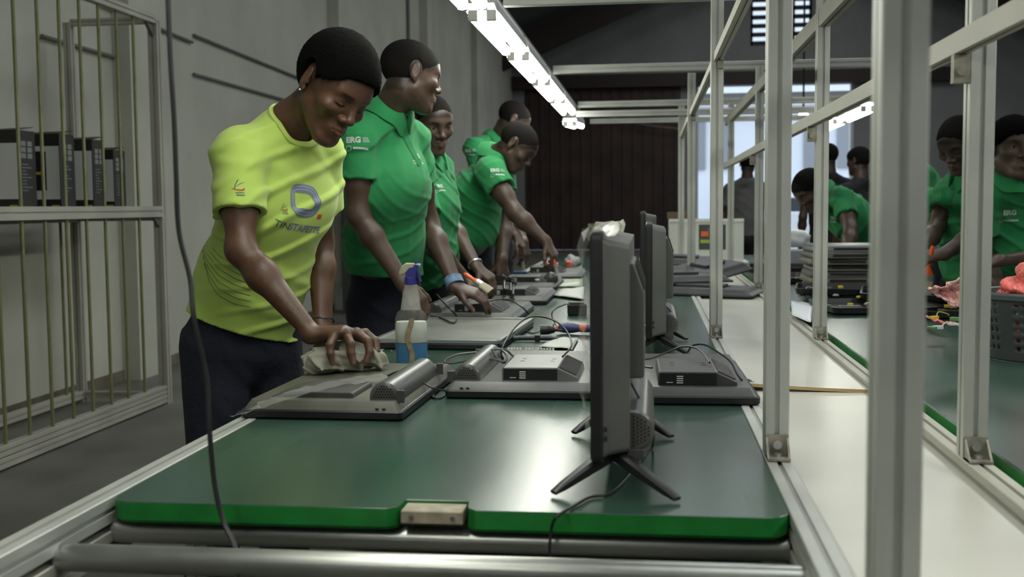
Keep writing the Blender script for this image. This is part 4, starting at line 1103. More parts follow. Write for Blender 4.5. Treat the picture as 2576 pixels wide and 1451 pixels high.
band(R['J']['elL'], R['J']['wrL'], 0.93, 0.026, 0.0022, M_BLACK, rt)

def std(**k): return k
# man 2: standing beside her, head turned away
J2 = dict(head=P(1033, 192, 3.82), hf=cv(0.90, -0.16, -0.40), hu=cv(0.10, 0.98, -0.05), neck=P(975, 285, 3.86),
    shR=P(898, 345, 3.72), shL=P(1035, 345, 4.02), elR=P(900, 540, 3.72), wrR=P(1018, 715, 3.70), elL=P(1078, 560, 4.12), wrL=P(1148, 722, 3.98),
    pelvis=P(970, 745, 4.15), chest=P(975, 470, 3.88), waist=P(968, 610, 4.0), hipside=nz(np.array([-0.35, -0.93, 0])),
    hem=P(976, 690, 4.05), hemn=nz(np.array([-0.08, 0, -1])),
    hdR=cv(0.6, -0.8, 0), hnR=cv(0.5, 0.3, 0.8), haR=np.array([0.5, 0.8, 0.3]), hdL=cv(0.93, -0.30, 0.1), hnL=nz(np.array([0.2, -0.3, 1.0])), haL=np.array([0, -1.0, 0.2]), curlL=(0.35, 0.5, 0.4))
R2 = person('tall man in green polo shirt with lowered arms looking away, next to the lime shirt', J2, closed=False, v=0.006, vh=0.0034, headsc=1.03, build=1.02, sleeve=0.52, smv=0.005, hair_t=0.0045)
polo_logos(R2, (900, 352), (1048, 392))
band(J2['elL'], J2['wrL'], 0.92, 0.029, 0.016, mat('pale_blue_wristband', (0.16, 0.26, 0.42), 0.6, noise=(60, 0.4)), R2['root'], 'wristband')
# man 3: face towards viewer
J3 = dict(head=P(1086, 312, 4.5), hf=cv(0.50, -0.34, 0.80), hu=cv(0.12, 0.93, 0.36), neck=P(1068, 390, 4.55),
    shR=P(1040, 432, 4.40), shL=P(1104, 425, 4.72), elR=P(1095, 625, 4.38), wrR=P(1172, 700, 4.45), elL=P(1130, 555, 4.70), wrL=P(1200, 672, 4.55),
    pelvis=P(1062, 720, 4.85), chest=P(1078, 520, 4.58), waist=P(1070, 630, 4.6), hipside=nz(np.array([-0.4, -0.9, 0])), hem=P(1064, 690, 4.62),
    hdR=cv(0.8, -0.5, 0.2), hdL=cv(0.75, -0.6, 0.2), hnL=nz(np.array([0.5, -0.3, 1.0])), haL=np.array([0, -1.0, 0]), curlL=(0.6, 0.7, 0.4), curlR=(0.6, 0.7, 0.4))
R3 = person('man in a green polo shirt frowning down to the right, third along the left bench', J3, closed=False, v=0.007, vh=0.004, build=0.98, sleeve=0.52, smv=0.006)
polo_logos(R3, None, (1106, 468), 0.8)
band(J3['elL'], J3['wrL'], 0.93, 0.027, 0.003, M_SILVER, R3['root'])
# man 4: behind, upright
J4 = dict(head=P(1290, 305, 6.710), hf=cv(0.85, -0.50, -0.15), hu=cv(0.35, 0.93, 0.05), neck=P(1252, 352, 6.765),
    shR=P(1192, 372, 6.600), shL=P(1262, 368, 6.930), elR=P(1236, 505, 6.578), wrR=P(1298, 596, 6.545), elL=P(1285, 515, 6.930), wrL=P(1318, 610, 6.710),
    pelvis=P(1240, 620, 6.820), chest=P(1232, 455, 6.765), waist=P(1236, 540, 6.798), hem=P(1240, 598, 6.820), hipside=nz(np.array([-0.2, -0.97, 0])),
    hdR=cv(0.6, -0.8, 0.1), hdL=cv(0.1, -1, 0.1), curlR=(0.5, 0.7, 0.4))
R4 = person('man in green polo shirt standing behind the bending man at the left bench', J4, v=0.008, vh=0.005, sleeve=0.5, smv=0.008)
polo_logos(R4, (1182, 379), None, 0.9)
# man 5: bending and reaching
J5 = dict(head=P(1299, 368, 5.460), hf=cv(0.72, -0.66, 0.15), hu=cv(0.55, 0.80, 0.12), neck=P(1240, 400, 5.513),
    shR=P(1232, 432, 5.334), shL=P(1262, 418, 5.691), elR=P(1296, 535, 5.250), wrR=P(1375, 608, 5.229), elL=P(1268, 560, 5.691), wrL=P(1262, 655, 5.513),
    pelvis=P(1180, 640, 6.0), chest=P(1200, 490, 5.544), waist=P(1188, 570, 5.586), hem=P(1188, 625, 5.617), hemn=nz(np.array([0.1, 0, -1])), hipside=nz(np.array([-0.1, -0.99, 0])),
    hdR=cv(0.5, -0.85, 0.1), hnR=nz(np.array([0.8, -0.3, 0.6])), curlR=(0.7, 0.9, 0.5), hdL=cv(0.1, -1, 0.1), curlL=(0.5, 0.7, 0.4))
R5 = person('man in a green polo shirt bending low and reaching his arm over the left bench', J5, v=0.007, vh=0.0042, build=1.04, sleeve=0.42, smv=0.006, sleeve_r=1.12)
polo_logos(R5, (1252, 428), None, 0.9)
# right side: man at the right edge looking out
J6 = dict(head=P(2550, 372, 4.45), hf=cv(-0.05, -0.10, 1.0), hu=cv(0.0, 1.0, 0.08), neck=P(2556, 458, 4.5),
    shR=P(2472, 500, 4.50), shL=P(2655, 498, 4.62), elR=P(2470, 640, 4.55), wrR=P(2520, 720, 4.3), elL=P(2680, 640, 4.55), wrL=P(2510, 655, 4.25),
    pelvis=P(2595, 800, 4.85), hem=P(2585, 760, 4.7), hipside=nz(np.array([-0.9, -0.3, 0])), hdL=cv(-0.9, -0.3, 0.2), hdR=cv(0.2, -0.9, 0.4), haL=np.array([0, 0.3, 1.0]), hair_low=0.006)
R6 = person('young man in green polo shirt at the right edge, looking at the viewer', J6, closed=False, hair='crop', hair_t=0.009, v=0.007, vh=0.0034, headsc=1.02, build=0.98, sleeve=0.62, smv=0.005)
polo_logos(R6, None, (2540, 535), 1.1)
# man with brush, head bowed
J7 = dict(head=P(2412, 362, 5.0), hf=cv(-0.66, -0.55, 0.50), hu=cv(-0.40, 0.84, 0.35), neck=P(2440, 432, 5.1),
    shR=P(2395, 478, 5.25), shL=P(2480, 480, 5.0), elR=P(2355, 575, 5.15), wrR=P(2312, 645, 4.95), elL=P(2450, 595, 4.85), wrL=P(2372, 640, 4.75),
    pelvis=P(2460, 700, 5.4), hem=P(2448, 690, 5.28), hipside=nz(np.array([-0.6, 0.75, 0])), hdR=cv(-0.5, -0.8, 0.2), hdL=cv(-0.95, -0.1, 0.1), hnL=nz(np.array([0, -0.6, 0.8])), haL=np.array([0, 0.5, 1.0]), curlL=(0.9, 1.1, 0.7), curlR=(0.5, 0.7, 0.4))
R7 = person('man in green polo shirt, head bowed, using an orange handled brush behind a post', J7, v=0.007, vh=0.0042, sleeve=0.55, smv=0.006)
# two more bending men further along the right bench
J8 = dict(head=P(2296, 520, 6.0), hf=cv(-0.6, -0.75, 0.3), hu=cv(-0.7, 0.6, 0.2), neck=P(2326, 500, 6.1),
    shR=P(2334, 520, 6.3), shL=P(2354, 505, 5.95), elR=P(2326, 590, 6.2), wrR=P(2304, 660, 6.0), elL=P(2364, 600, 5.85), wrL=P(2326, 662, 5.7),
    pelvis=P(2414, 650, 6.3), chest=P(2370, 545, 6.15), waist=P(2394, 600, 6.2), hem=P(2404, 636, 6.25), hemn=nz(np.array([0.3, 0, -1])), hipside=nz(np.array([-0.1, 0.98, 0])), hdR=cv(-0.2, -0.95, 0), hdL=cv(-0.4, -0.9, 0))
R8 = person('man in green polo shirt bent low, mostly hidden by the wide near post', J8, v=0.009, vh=0.006, sleeve=0.6, smv=0.007, detail=False)
J9 = dict(head=P(2271, 402, 7.2), hf=cv(-0.8, -0.5, 0.2), hu=cv(-0.5, 0.8, 0.1), neck=P(2306, 425, 7.3),
    shR=P(2311, 445, 7.5), shL=P(2328, 440, 7.15), elR=P(2286, 530, 7.4), wrR=P(2256, 600, 7.2), elL=P(2306, 540, 7.05), wrL=P(2266, 610, 7.0),
    pelvis=P(2366, 590, 7.5), hem=P(2366, 580, 7.5), hipside=nz(np.array([-0.1, 0.98, 0])))
R9 = person('man in green polo shirt whose back shows highest just right of the wide post', J9, v=0.01, vh=0.007, sleeve=0.6, smv=0.008, detail=False)
J10 = dict(head=P(2038, 478, 6.6), hf=cv(-0.70, -0.62, 0.3), hu=cv(-0.55, 0.80, 0.2), neck=P(2072, 492, 6.65),
    shR=P(2085, 515, 6.9), shL=P(2118, 498, 6.5), elR=P(2068, 590, 6.85), wrR=P(2060, 665, 6.6), elL=P(2140, 575, 6.35), wrL=P(2130, 660, 6.2),
    pelvis=P(2245, 620, 6.95), chest=P(2130, 540, 6.75), waist=P(2175, 585, 6.85), hem=P(2190, 610, 6.88), hemn=nz(np.array([0.5, 0, -1])), hipside=nz(np.array([-0.2, 0.98, 0])), hdR=cv(-0.1, -1, 0), hdL=cv(-0.1, -1, 0))
R10 = person('man in green polo shirt stooping behind the stack of grey television shells', J10, v=0.009, vh=0.006, hair_t=0.008, sleeve=0.6, smv=0.007)
polo_logos(R10, None, (2098, 548), 0.9)
# dark figures at the doorway
def far(label, px, top, Y, shirt_c, hf, hair='fade', low=None, B=1.0, nm='x'):
    hd = P(px, top, Y)-UPZ*0.12; g = np.array([hd[0], hd[1], 0]); f_ = hf; s_ = nz(np.cross(f_, UPZ)); z = hd[2]
    J = dict(head=hd, hf=f_, hu=UPZ, neck=g+UPZ*(z-0.16)-f_*0.03, shR=g+s_*0.18+UPZ*(z-0.25), shL=g-s_*0.18+UPZ*(z-0.25), elR=g+s_*0.24+UPZ*(z-0.54), elL=g-s_*0.24+UPZ*(z-0.54),
        wrR=g+s_*0.22+UPZ*(z-0.78)+f_*0.08, wrL=g-s_*0.22+UPZ*(z-0.78)+f_*0.08, pelvis=g+UPZ*(z-0.70), hem=g+UPZ*(z-0.72), haR=-s_, haL=s_, hnR=s_, hnL=-s_)
    return person(label, J, skin='c', hair=hair, v=0.014, vh=0.008, smv=0.012, detail=False, sleeve=0.6, build=B, hair_t=0.012, face=False,
        shirt_mat=mat('shirt_'+nm, shirt_c, 0.85), pants=mat('black_trousers', (0.008, 0.008, 0.01), 0.8), fold_amp=0.003)
far('dark haired person in a grey shirt and black trousers standing before the bright doorway', 1881, 382, 11.5, (0.12, 0.12, 0.115), cv(0.3, 0, -0.95), nm='grey')
far('person in black seen against the bright doorway, between two frame posts', 2083, 362, 10.5, (0.008, 0.009, 0.012), cv(-0.2, 0, -0.97), nm='black')
far('person in black half hidden by the wide near post at the doorway', 2160, 370, 9.8, (0.01, 0.01, 0.014), cv(-0.6, 0, -0.8), nm='blacktwo')
# ------------------------------------------------------------------ televisions
def smooth_rrect(x0, x1, y0, y1, r, n=4): return rrect(x0, x1, y0, y1, r, n)
def tv_mesh(root, col, mir=1, w=0.34, L=0.58, shell=0.008, vesa=(-0.045, 0.125, 0.04, 0.26, 0.03), speaker=True, cover=True, ports=True, vh_mat=None, film=False):
    'face down: x across the height of the set (speaker side at -x*mir), y along its width, z up = its back'
    def X(v): return v*mir
    def fix(m): return m
    hw = w/2
    m = MB(); m.loft([[(X(x), y, z) for x, y in rrect(-hw+i, hw-i, i, L-i, 0.012)] for i, z in ((0.004, 0.0), (0.0, 0.004), (0.0, 0.016), (0.003, 0.019))])
    m.build('bezel', M_BLACK, root, smooth=True)
    if not cover:
        m = MB(); m.loft([[(X(x), y, z) for x, y in rrect(-hw+i, hw-i, i, L-i, 0.006)] for i, z in ((0.012, 0.019), (0.012, 0.024))])
        m.build('panel_plate', mat('bare_panel_metal', (0.28, 0.285, 0.255), 0.38, metal=0.5, noise=(5, 0.2)), root)
        for a, b in (((-hw+0.008, 0.008), (-hw+0.008, L-0.008)), ((hw-0.008, 0.008), (hw-0.008, L-0.008)), ((-hw+0.008, 0.008), (hw-0.008, 0.008)), ((-hw+0.008, L-0.008), (hw-0.008, L-0.008))):
            m = MB(); x0, x1 = sorted((X(a[0]), X(b[0]))); m.box(x0-0.007, x1+0.007, a[1]-0.007, b[1]+0.007, 0.019, 0.030); m.build('panel_rim', M_SILVER, root, bevel=0.001)
        return
    m = MB(); rings = [[(X(x), y, z) for x, y in rrect(-hw+i, hw-i, i, L-i, 0.010)] for i, z in ((0.006, 0.019), (0.010, 0.026), (0.016, 0.019+shell+0.008), (0.017, 0.019+shell+0.009))]
    m.loft(rings); m.build('back_cover', col, root, smooth=True)
    zt = 0.028+shell
    if vesa:
        a, b, c, d, hgt = vesa; m = MB(); sl = 0.045
        zb = zt-0.002; zt2 = zt+hgt
        prof = [(a+0.003, zt2-0.0), (a, zt2-0.004), (a, zb), (b, zb), (b, zb+hgt*0.35), (b-sl, zt2), (b-sl-0.002, zt2)]
        m.loft([[(X(x), c, z) for x, z in prof], [(X(x), d, z) for x, z in prof]])
        bx = m.build('electronics_box', vh_mat or col, root, bevel=0.0025)
        r = MB(); nx = 16
        for i in range(nx):
            y = c+0.012+(d-c-0.024)*i/(nx-1)
            p0 = np.array([b-0.004, zb+hgt*0.35+0.003]); p1 = np.array([b-sl+0.003, zt2-0.001])
            r.add([(X(p0[0]), y-0.0022, p0[1]), (X(p1[0]), y-0.0022, p1[1]), (X(p1[0]), y+0.0022, p1[1]), (X(p0[0]), y+0.0022, p0[1]), (X(p0[0]+0.003), y-0.0022, p0[1]+0.002), (X(p1[0]+0.003), y-0.0022, p1[1]+0.002), (X(p1[0]+0.003), y+0.0022, p1[1]+0.002), (X(p0[0]+0.003), y+0.0022, p0[1]+0.002)],
                  [(0, 1, 2, 3), (7, 6, 5, 4), (0, 4, 5, 1), (1, 5, 6, 2), (2, 6, 7, 3), (3, 7, 4, 0)])
        if hgt > 0.02: r.build('vent_ridges', M_DGREY, bx)
        if ports:
            p = MB(); x0, x1 = sorted((X(a+0.004), X(b-sl-0.0))); p.box(x0, x1, c-0.0012, c+0.001, zb+0.004, zt2-0.004); p.build('port_strip', M_BLACK, bx)
            p = MB()
            for k in range(4): x0, x1 = sorted((X(a+0.040), X(a+0.054))); p.box(x0, x1, c-0.002, c-0.001, zb+0.007+k*0.0047, zb+0.0092+k*0.0047)
            x0, x1 = sorted((X(a+0.018), X(a+0.032))); p.box(x0, x1, c-0.0018, c-0.001, zb+0.008, zb+0.0095); p.build('port_label', M_WHITE, bx)
            for hx, hy in ((a+0.03, c+0.10), (a+0.03, c+0.14), (a+0.10, c+0.10), (a+0.10, c+0.14)):
                q = MB(); x0, x1 = sorted((X(hx), X(hx+0.010))); q.box(x0, x1, hy, hy+0.0045, zt2-0.0005, zt2+0.0006); q.build('screw_hole', M_BLACK, bx)
    if speaker:
        xc = -hw+0.045; r = 0.031; y0, y1 = 0.035, 0.40; zc = zt+0.006
        m = MB(); rings = []
        prof = [(xc-r, zt-0.004)]+[(xc-r*math.cos(t), zc+r*math.sin(t)) for t in np.linspace(0, math.pi, 16)]+[(xc+r, zt-0.004)]
        for i, y in ((0.003, y0), (0.0, y0+0.003), (0.0, y1-0.003), (0.003, y1)):
            rings.append([(X(xc+(x-xc)*(1-i/r)), y, zt-0.004+(z-zt+0.004)*(1-i/r)) for x, z in prof])
        m.loft(rings); sp = m.build('speaker_bar', M_SPEAK, root, smooth=True)
        for y, q in ((y0-0.0006, 'front'), (y1+0.0006, 'back')):
            g = MB()
            for i in range(-4, 5):
                for j in range(-1, 6):
                    px_, pz_ = i*0.0056+(0.0028 if j % 2 else 0), j*0.0056
                    if px_**2+(pz_)**2 < 0.0235**2 and zc+pz_ > zt+0.002:
                        g.cyl((X(xc+px_), y-0.0006, zc+pz_), (X(xc+px_), y+0.0006, zc+pz_), 0.0017, n=6)
            g.build('grille_holes', M_BLACK, sp)
        for yy in (y0-0.004, y1+0.016):
            k = MB(); x0, x1 = sorted((X(xc-r-0.012), X(xc-r+0.004))); k.box(x0, x1, yy-0.004, yy+0.004, zt-0.004, zt+0.022); k.build('stand_socket', M_DGREY, root, bevel=0.0015)
    for i in range(2): MB().box(*sorted((X(-hw+0.035+i*0.014), X(-hw+0.042+i*0.014))), 0.0040, 0.0062, 0.0215, 0.0245).build('screw_recess', M_BLACK, root)
def lying(label, x, y, rz, col, **k):
    t = thing('television', label, 'television', (x, y, TZ+0.001+k.pop('dz', 0)), rz, k.pop('group', 'televisions lying face down on the left bench'))
    tv_mesh(t, col, **k); return t
def put(px0, px1, y):     # helper: x centre of a set whose near edge spans px0..px1 at depth of row y
    a, b = PZ(px0, y, TZ), PZ(px1, y, TZ); return (a+b)/2
def yaw_of(px0, y0, px1, y1):
    a, b = PZ(px0, y0, TZ), PZ(px1, y1, TZ); return math.atan2(b[1]-a[1], b[0]-a[0])
c = (PZ(600, 1053, TZ)+PZ(985, 1060, TZ))/2
tv1 = lying('dusty olive grey television face down under the cloth at the lime shirted woman', -0.662, 2.165, -0.02, M_DUSTY, mir=-1, vesa=(-0.055, 0.12, 0.05, 0.20, 0.012), ports=False, vh_mat=M_DGREY)
c = put(1117, 1500, 1005)
lying('grey television face down in the middle of the bench, speaker bar on its left', c[0], 2.43, -0.01, M_GREY)
c = put(1503, 1895, 1020)
lying('dark television face down at the right side of the bench, behind the nearest standing television', c[0]+0.01, 2.385, 0.02, M_DGREY, speaker=False, vh_mat=M_DGREY)
lying('television without back cover showing a bare metal panel, right of the spray bottle', -0.640, 3.27, -0.045, M_GREY, cover=False, L=0.68, w=0.40)
lying('pale grey television with a black wire over it, fourth row back near the blue wristband', -0.665, 4.02, -0.02, M_GREY, w=0.36, L=0.56, vesa=(-0.06, 0.12, 0.06, 0.26, 0.032))
lying('light grey television beyond the wristbanded hand, fifth row back', -0.61, 4.80, 0.0, M_GREY, w=0.33, L=0.55, speaker=False, vesa=(-0.10, 0.11, 0.06, 0.26, 0.03))
lying('grey television under the brush man hands, sixth row back', -0.645, 5.62, 0.0, M_GREY, w=0.34, speaker=False, vesa=(-0.09, 0.12, 0.08, 0.26, 0.03))
lying('far grey television with pink scraps on it beside the bending man', -0.56, 6.45, 0.0, M_GREY, w=0.33, speaker=False, vesa=(-0.14, 0.06, 0.06, 0.26, 0.035))
# standing sets
def standing(label, x, y, rz, col, top=1.148, L=0.56, w=0.345, feet=0.10):
    t = thing('television', label, 'television', (x, y, TZ), rz, 'televisions standing on the left bench')
    k = [o for o in bpy.data.objects]; before = set(k)
    tv_mesh(t, col, mir=-1, w=w, L=L, shell=0.030, vesa=(-0.05, 0.125, 0.05, 0.30, 0.022), ports=False)
    # turn the meshes upright: local x -> down, z -> +x
    zc = top-TZ-w/2
    for o in bpy.data.objects:
        if o in before or o.type != 'MESH': continue
        n = len(o.data.vertices); co = np.empty(n*3, np.float32); o.data.vertices.foreach_get('co', co); co = co.reshape(-1, 3)
        q = np.stack([co[:, 2], co[:, 1], -co[:, 0]+zc], 1); o.data.vertices.foreach_set('co', q.astype(np.float32).ravel()); o.data.update()
    b = MB(); zb = top-TZ-w
    b.box(0.018, 0.045, 0.03, 0.10, zb-0.012, zb+0.02)
    for yy in (0.03, L-0.09):
        f = MB()
        for dx, dy in ((-0.085, -0.055), (0.095, -0.075)):
            a0 = np.array([0.032, yy+0.02, zb+0.01]); a1 = np.array([0.032+dx, yy+dy, 0.006])
            wv = nz(a1-a0); sv = nz(np.cross(wv, UPZ)); nv = np.cross(sv, wv)
            rings = []
            for tt, hw_, hh in ((0, 0.011, 0.013), (0.15, 0.011, 0.011), (0.85, 0.0085, 0.006), (1.0, 0.0075, 0.003)):
                c_ = a0+(a1-a0)*tt
                rings.append([c_+sv*hw_*ax+nv*hh*az for ax, az in ((-1, -0.6), (-0.6, -1), (0.6, -1), (1, -0.6), (1, 0.6), (0.6, 1), (-0.6, 1), (-1, 0.6))])
            f.loft(rings)
        f.build('stand_foot', M_BLACK, t, smooth=True)
    return t
M_STV = mat('charcoal_tv_plastic', (0.105, 0.107, 0.099), 0.42, noise=(8, 0.15), bump=(250, 0.05))
s1 = standing('nearest television standing upright on splayed feet, seen edge on', -0.088, 1.64, 0.0, M_STV)
s2 = standing('second television standing upright behind the nearest one', -0.012, 3.20, 0.0, M_STV, top=1.135, w=0.335, L=0.50)
s3 = standing('third upright television, only its dark top corner showing at far left of the second', -0.035, 3.95, 0.0, M_STV, top=1.165, w=0.36, L=0.45)
# loose protective film on the nearest set
def sheet(name, label, cat, grid, material, solid=0.0, parent=None, group=None):
    m = MB(); n, k = len(grid), len(grid[0]); loc = np.array(grid[0][0])
    m.add([p for r in grid for p in r], [(i*k+j, i*k+j+1, (i+1)*k+j+1, (i+1)*k+j) for i in range(n-1) for j in range(k-1)])
    o = m.build(name, material, smooth=True, loc=tuple(loc))
    if solid: md = o.modifiers.new('solid', 'SOLIDIFY'); md.thickness = solid
    if label: tag(o, label, cat, group)
    return o
M_FILM = mat('clear_film', (0.85, 0.87, 0.84), 0.12, alpha=0.16, spec=0.8, bump=(22, 0.8, 3))
rs = np.random.RandomState(3)
def strip_grid(centre, widths, n=8, amp=0.004, seed=0):
    r_ = np.random.RandomState(seed); G = []
    for i, p in enumerate(centre):
        p = np.array(p, float); q = np.array(centre[min(i+1, len(centre)-1)])-np.array(centre[max(i-1, 0)]); s_ = nz(np.cross(UPZ, q)); w_ = widths[i]
        G.append([p+s_*w_*(j/(n-1)-0.5)+UPZ*amp*(r_.rand()-0.3) for j in range(n)])
    return G
pts = [PZ(600, 1046, 0.775), PZ(640, 1026, 0.795), PZ(700, 1005, 0.808), PZ(760, 985, 0.812), PZ(830, 968, 0.812), PZ(900, 955, 0.812), PZ(975, 950, 0.812)]
def densify(p, k=4):
    o = []
    for a, b in zip(p[:-1], p[1:]): o += [np.array(a)+(np.array(b)-np.array(a))*t for t in np.linspace(0, 1, k, endpoint=False)]
    return o+[p[-1]]
pp = densify(pts); sheet('plastic_film', 'torn strip of clear plastic film lying across the dusty television', 'film', strip_grid(pp, np.interp(np.linspace(0, 1, len(pp)), [0, .2, .5, 1], [0.05, 0.07, 0.05, 0.09]), 7, 0.006, 4), M_FILM)
# thin clear film hanging on the screen side of the nearest standing set
g = []
for i, z in enumerate(np.linspace(0.80, 1.155, 14)):
    g.append([np.array([-0.094-0.008*math.sin(i*1.7+j)-0.004*(j == 0), 1.625+0.03*j/3*1.0+0.0*z, z]) for j in range(4)])
sheet('screen_film', None, None, g, M_FILM).parent = s1
bpy.data.objects['screen_film'].location = bpy.data.objects['screen_film'].location-Vector((s1.location))
sf = bpy.data.objects['screen_film']
# crumpled top film
cf = MB(); r_ = np.random.RandomState(5); G = []
for i in range(9):
    G.append([(-0.098+0.01*j+0.004*r_.randn(), 1.64+i*0.05, 1.150+0.010*math.sin(i*1.3+j)+0.004*r_.rand()-0.016*(j == 0)) for j in range(6)])
m = MB(); m.add([p for r in G for p in r], [(i*6+j, i*6+j+1, (i+1)*6+j+1, (i+1)*6+j) for i in range(8) for j in range(5)]); m.build('top_film', mat('cloudy_film', (0.6, 0.6, 0.5), 0.3, alpha=0.55), s1, smooth=True, world=True)

# ------------------------------------------------------------------ cloth under her hand
M_RAG = mat('grey_beige_cloth', (0.30, 0.29, 0.23), 0.9, noise=(12, 0.2), bump=(400, 0.2))
RF = Field()
ra, rb_ = PZ(788, 915, 0.822), PZ(940, 912, 0.822)
RF.add(cone(PZ(785, 918, 0.824)+[0, 0.03, 0], PZ(870, 895, 0.835)+[0, 0.02, 0], (0.030, 0.022), (0.040, 0.026)), 0.02)
RF.add(cone(PZ(870, 895, 0.835)+[0, 0.02, 0], PZ(945, 905, 0.826)+[0, 0.03, 0], (0.040, 0.026), (0.020, 0.019)), 0.02)
RF.add(ell(PZ(815, 902, 0.83)+[0, 0.03, 0], (0.034, 0.04, 0.022)), 0.02)
lo, hi = RF.bounds(); RF.disp(folds(0, 0.0085, [(np.array([1, 0.3, 0.5]), 0.045, 0.8, 0.2), (np.array([-0.7, 1, 0.5]), 0.036, 0.7, 1.0), (np.array([0.9, -0.4, 1.0]), 0.030, 0.5, 2.0)]), lo-0.02, hi+0.02)
RF.sub(ell(PZ(905, 902, 0.84)+[0, -0.035, 0], (0.006, 0.02, 0.012)), 0.006); RF.clip(lambda X, Y, Z: (0.7985-Z+0*X+0*Y).astype(np.float32))
rgr = thing('cleaning_cloth', 'crumpled grey beige cloth under the hand of the lime shirted woman', 'cloth', (ra[0], ra[1], 0.798))
mesh_field('fabric', RF, M_RAG, rgr, 0.0028)

# ------------------------------------------------------------------ spray bottle
bp = PZ(1032, 920, TZ); bt = thing('spray_bottle', 'clear spray bottle half full of blue liquid with a blue and cream trigger', 'bottle', (bp[0], bp[1]+0.02, TZ+0.001), 0.15)
def ov(prof, n=32, p=2.6):
    rings = []
    for rx, ry, z in prof:
        ring = []
        for t in np.linspace(0, 2*math.pi, n, endpoint=False):
            c_, s_ = math.cos(t), math.sin(t); ring.append((rx*abs(c_)**(2/p)*(1 if c_ > 0 else -1), ry*abs(s_)**(2/p)*(1 if s_ > 0 else -1), z))
        rings.append(ring)
    return rings
M_BOT = mat('milky_clear_plastic', (0.80, 0.82, 0.76), 0.25, alpha=0.06, spec=0.6)
M_BOTC = mat('clear_neck_plastic', (0.8, 0.82, 0.78), 0.15, alpha=0.25, spec=0.8, bump=(40, 0.4))
m = MB().loft(ov([(0.036, 0.026, 0.0), (0.044, 0.031, 0.004), (0.045, 0.032, 0.06), (0.045, 0.032, 0.105), (0.044, 0.031, 0.125), (0.038, 0.027, 0.142), (0.028, 0.022, 0.150)]), cap=True); m.build('bottle_body', M_BOT, bt, smooth=True)
m = MB().loft(ov([(0.028, 0.022, 0.1501), (0.026, 0.019, 0.165), (0.022, 0.016, 0.195), (0.017, 0.014, 0.212), (0.0145, 0.0145, 0.222)]), cap=False); m.build('bottle_neck', M_BOTC, bt, smooth=True)
m = MB().loft(ov([(0.034, 0.024, 0.003), (0.0425, 0.0295, 0.006), (0.0435, 0.0305, 0.060), (0.0435, 0.0305, 0.0605)])); m.build('liquid', mat('blue_cleaning_liquid', (0.0, 0.115, 0.26), 0.2, spec=0.4), bt, smooth=True)
m = MB().loft(ov([(0.042, 0.029, 0.0615), (0.0435, 0.0305, 0.064), (0.0425, 0.0295, 0.112), (0.040, 0.028, 0.118)])); m.build('foam', mat('pale_foam', (0.50, 0.52, 0.46), 0.6, noise=(20, 0.15)), bt, smooth=True)
m = MB(); m.loft([[(x-0.003+0.006*math.sin(z*60), -0.0335-0.0*z, z) for x in (-0.006, 0.008)]+[(x-0.003+0.006*math.sin(z*60), -0.0325, z) for x in (0.008, -0.006)] for z in np.linspace(0.008, 0.128, 12)]); m.build('tape_remnant', mat('brown_tape_remnant', (0.26, 0.20, 0.11), 0.8, noise=(60, 0.4)), bt)
m = MB(); m.cyl((0, 0, 0.218), (0, 0, 0.238), 0.0165, 0.0155, 20); m.poly([(-0.014, 0.236), (0.014, 0.236), (0.018, 0.262), (0.024, 0.272), (0.008, 0.274), (-0.010, 0.262)], 'y', -0.010, 0.010)
m.build('trigger_head', mat('violet_blue_plastic', (0.035, 0.035, 0.22), 0.4), bt, bevel=0.0015)
m = MB(); m.poly([(-0.030, 0.243), (-0.014, 0.248), (-0.002, 0.262), (0.010, 0.264), (0.012, 0.276), (-0.012, 0.277), (-0.024, 0.268), (-0.031, 0.252)], 'y', -0.011, 0.011); m.build('trigger_cover', mat('cream_plastic', (0.45, 0.44, 0.30), 0.5, noise=(40, 0.2)), bt, bevel=0.003)
m = MB(); m.tube([(0.012, 0, 0.262), (0.020, 0, 0.250), (0.023, 0, 0.236), (0.026, 0, 0.226)], 0.005, 10); m.build('trigger_lever', MATS['violet_blue_plastic'], bt, smooth=True)
MB().cyl((0.018, 0, 0.269), (0.028, 0, 0.2695), 0.006, n=12).build('nozzle', mat('pale_blue_plastic', (0.3, 0.35, 0.6), 0.4), bt)

# ------------------------------------------------------------------ cables
def cable(label, pts, r=0.0024, name='cable', material=None, cat='cable', group=None):
    m = MB().tube(pts, r, 8, 7); o = m.build(name, material or M_CABLE, smooth=True, loc=tuple(pts[0])); tag(o, label, cat, group); return o
def Q(x, y, z): return PZ(x, y, z)
cable('thick dark cable hanging from above in front of the cage and the woman', [P(418, -260, 1.46), P(421, -60, 1.46), P(428, 130, 1.46), P(438, 300, 1.46), P(443, 430, 1.46), P(450, 580, 1.46), P(478, 700, 1.46), P(488, 800, 1.45), P(520, 950, 1.45), P(527, 1080, 1.44), P(540, 1220, 1.44), P(562, 1310, 1.435), P(590, 1372, 1.42), P(600, 1420, 1.40), P(585, 1500, 1.38)], 0.0037, name='hanging_cable')
cable('thin black cable from the nearest standing television over the green belt edge', [P(1580, 945, 1.80), P(1612, 1010, 1.79), P(1640, 1070, 1.80), Q(1642, 1122, 0.765), Q(1610, 1160, 0.763), Q(1570, 1210, 0.763), Q(1530, 1243, 0.763), Q(1485, 1250, 0.763), Q(1440, 1275, 0.763), Q(1402, 1298, 0.763), P(1388, 1325, 1.522), P(1383, 1372, 1.522), P(1384, 1420, 1.52)], 0.0022)
cable('black wire loop rising from behind the middle face-down television', [Q(1268, 905, 0.79), P(1262, 880, 2.75), P(1290, 830, 2.85), P(1325, 800, 2.9), P(1365, 797, 2.9), P(1405, 812, 2.85), P(1430, 840, 2.8), P(1437, 870, 2.72), P(1415, 897, 2.62)], 0.0024)
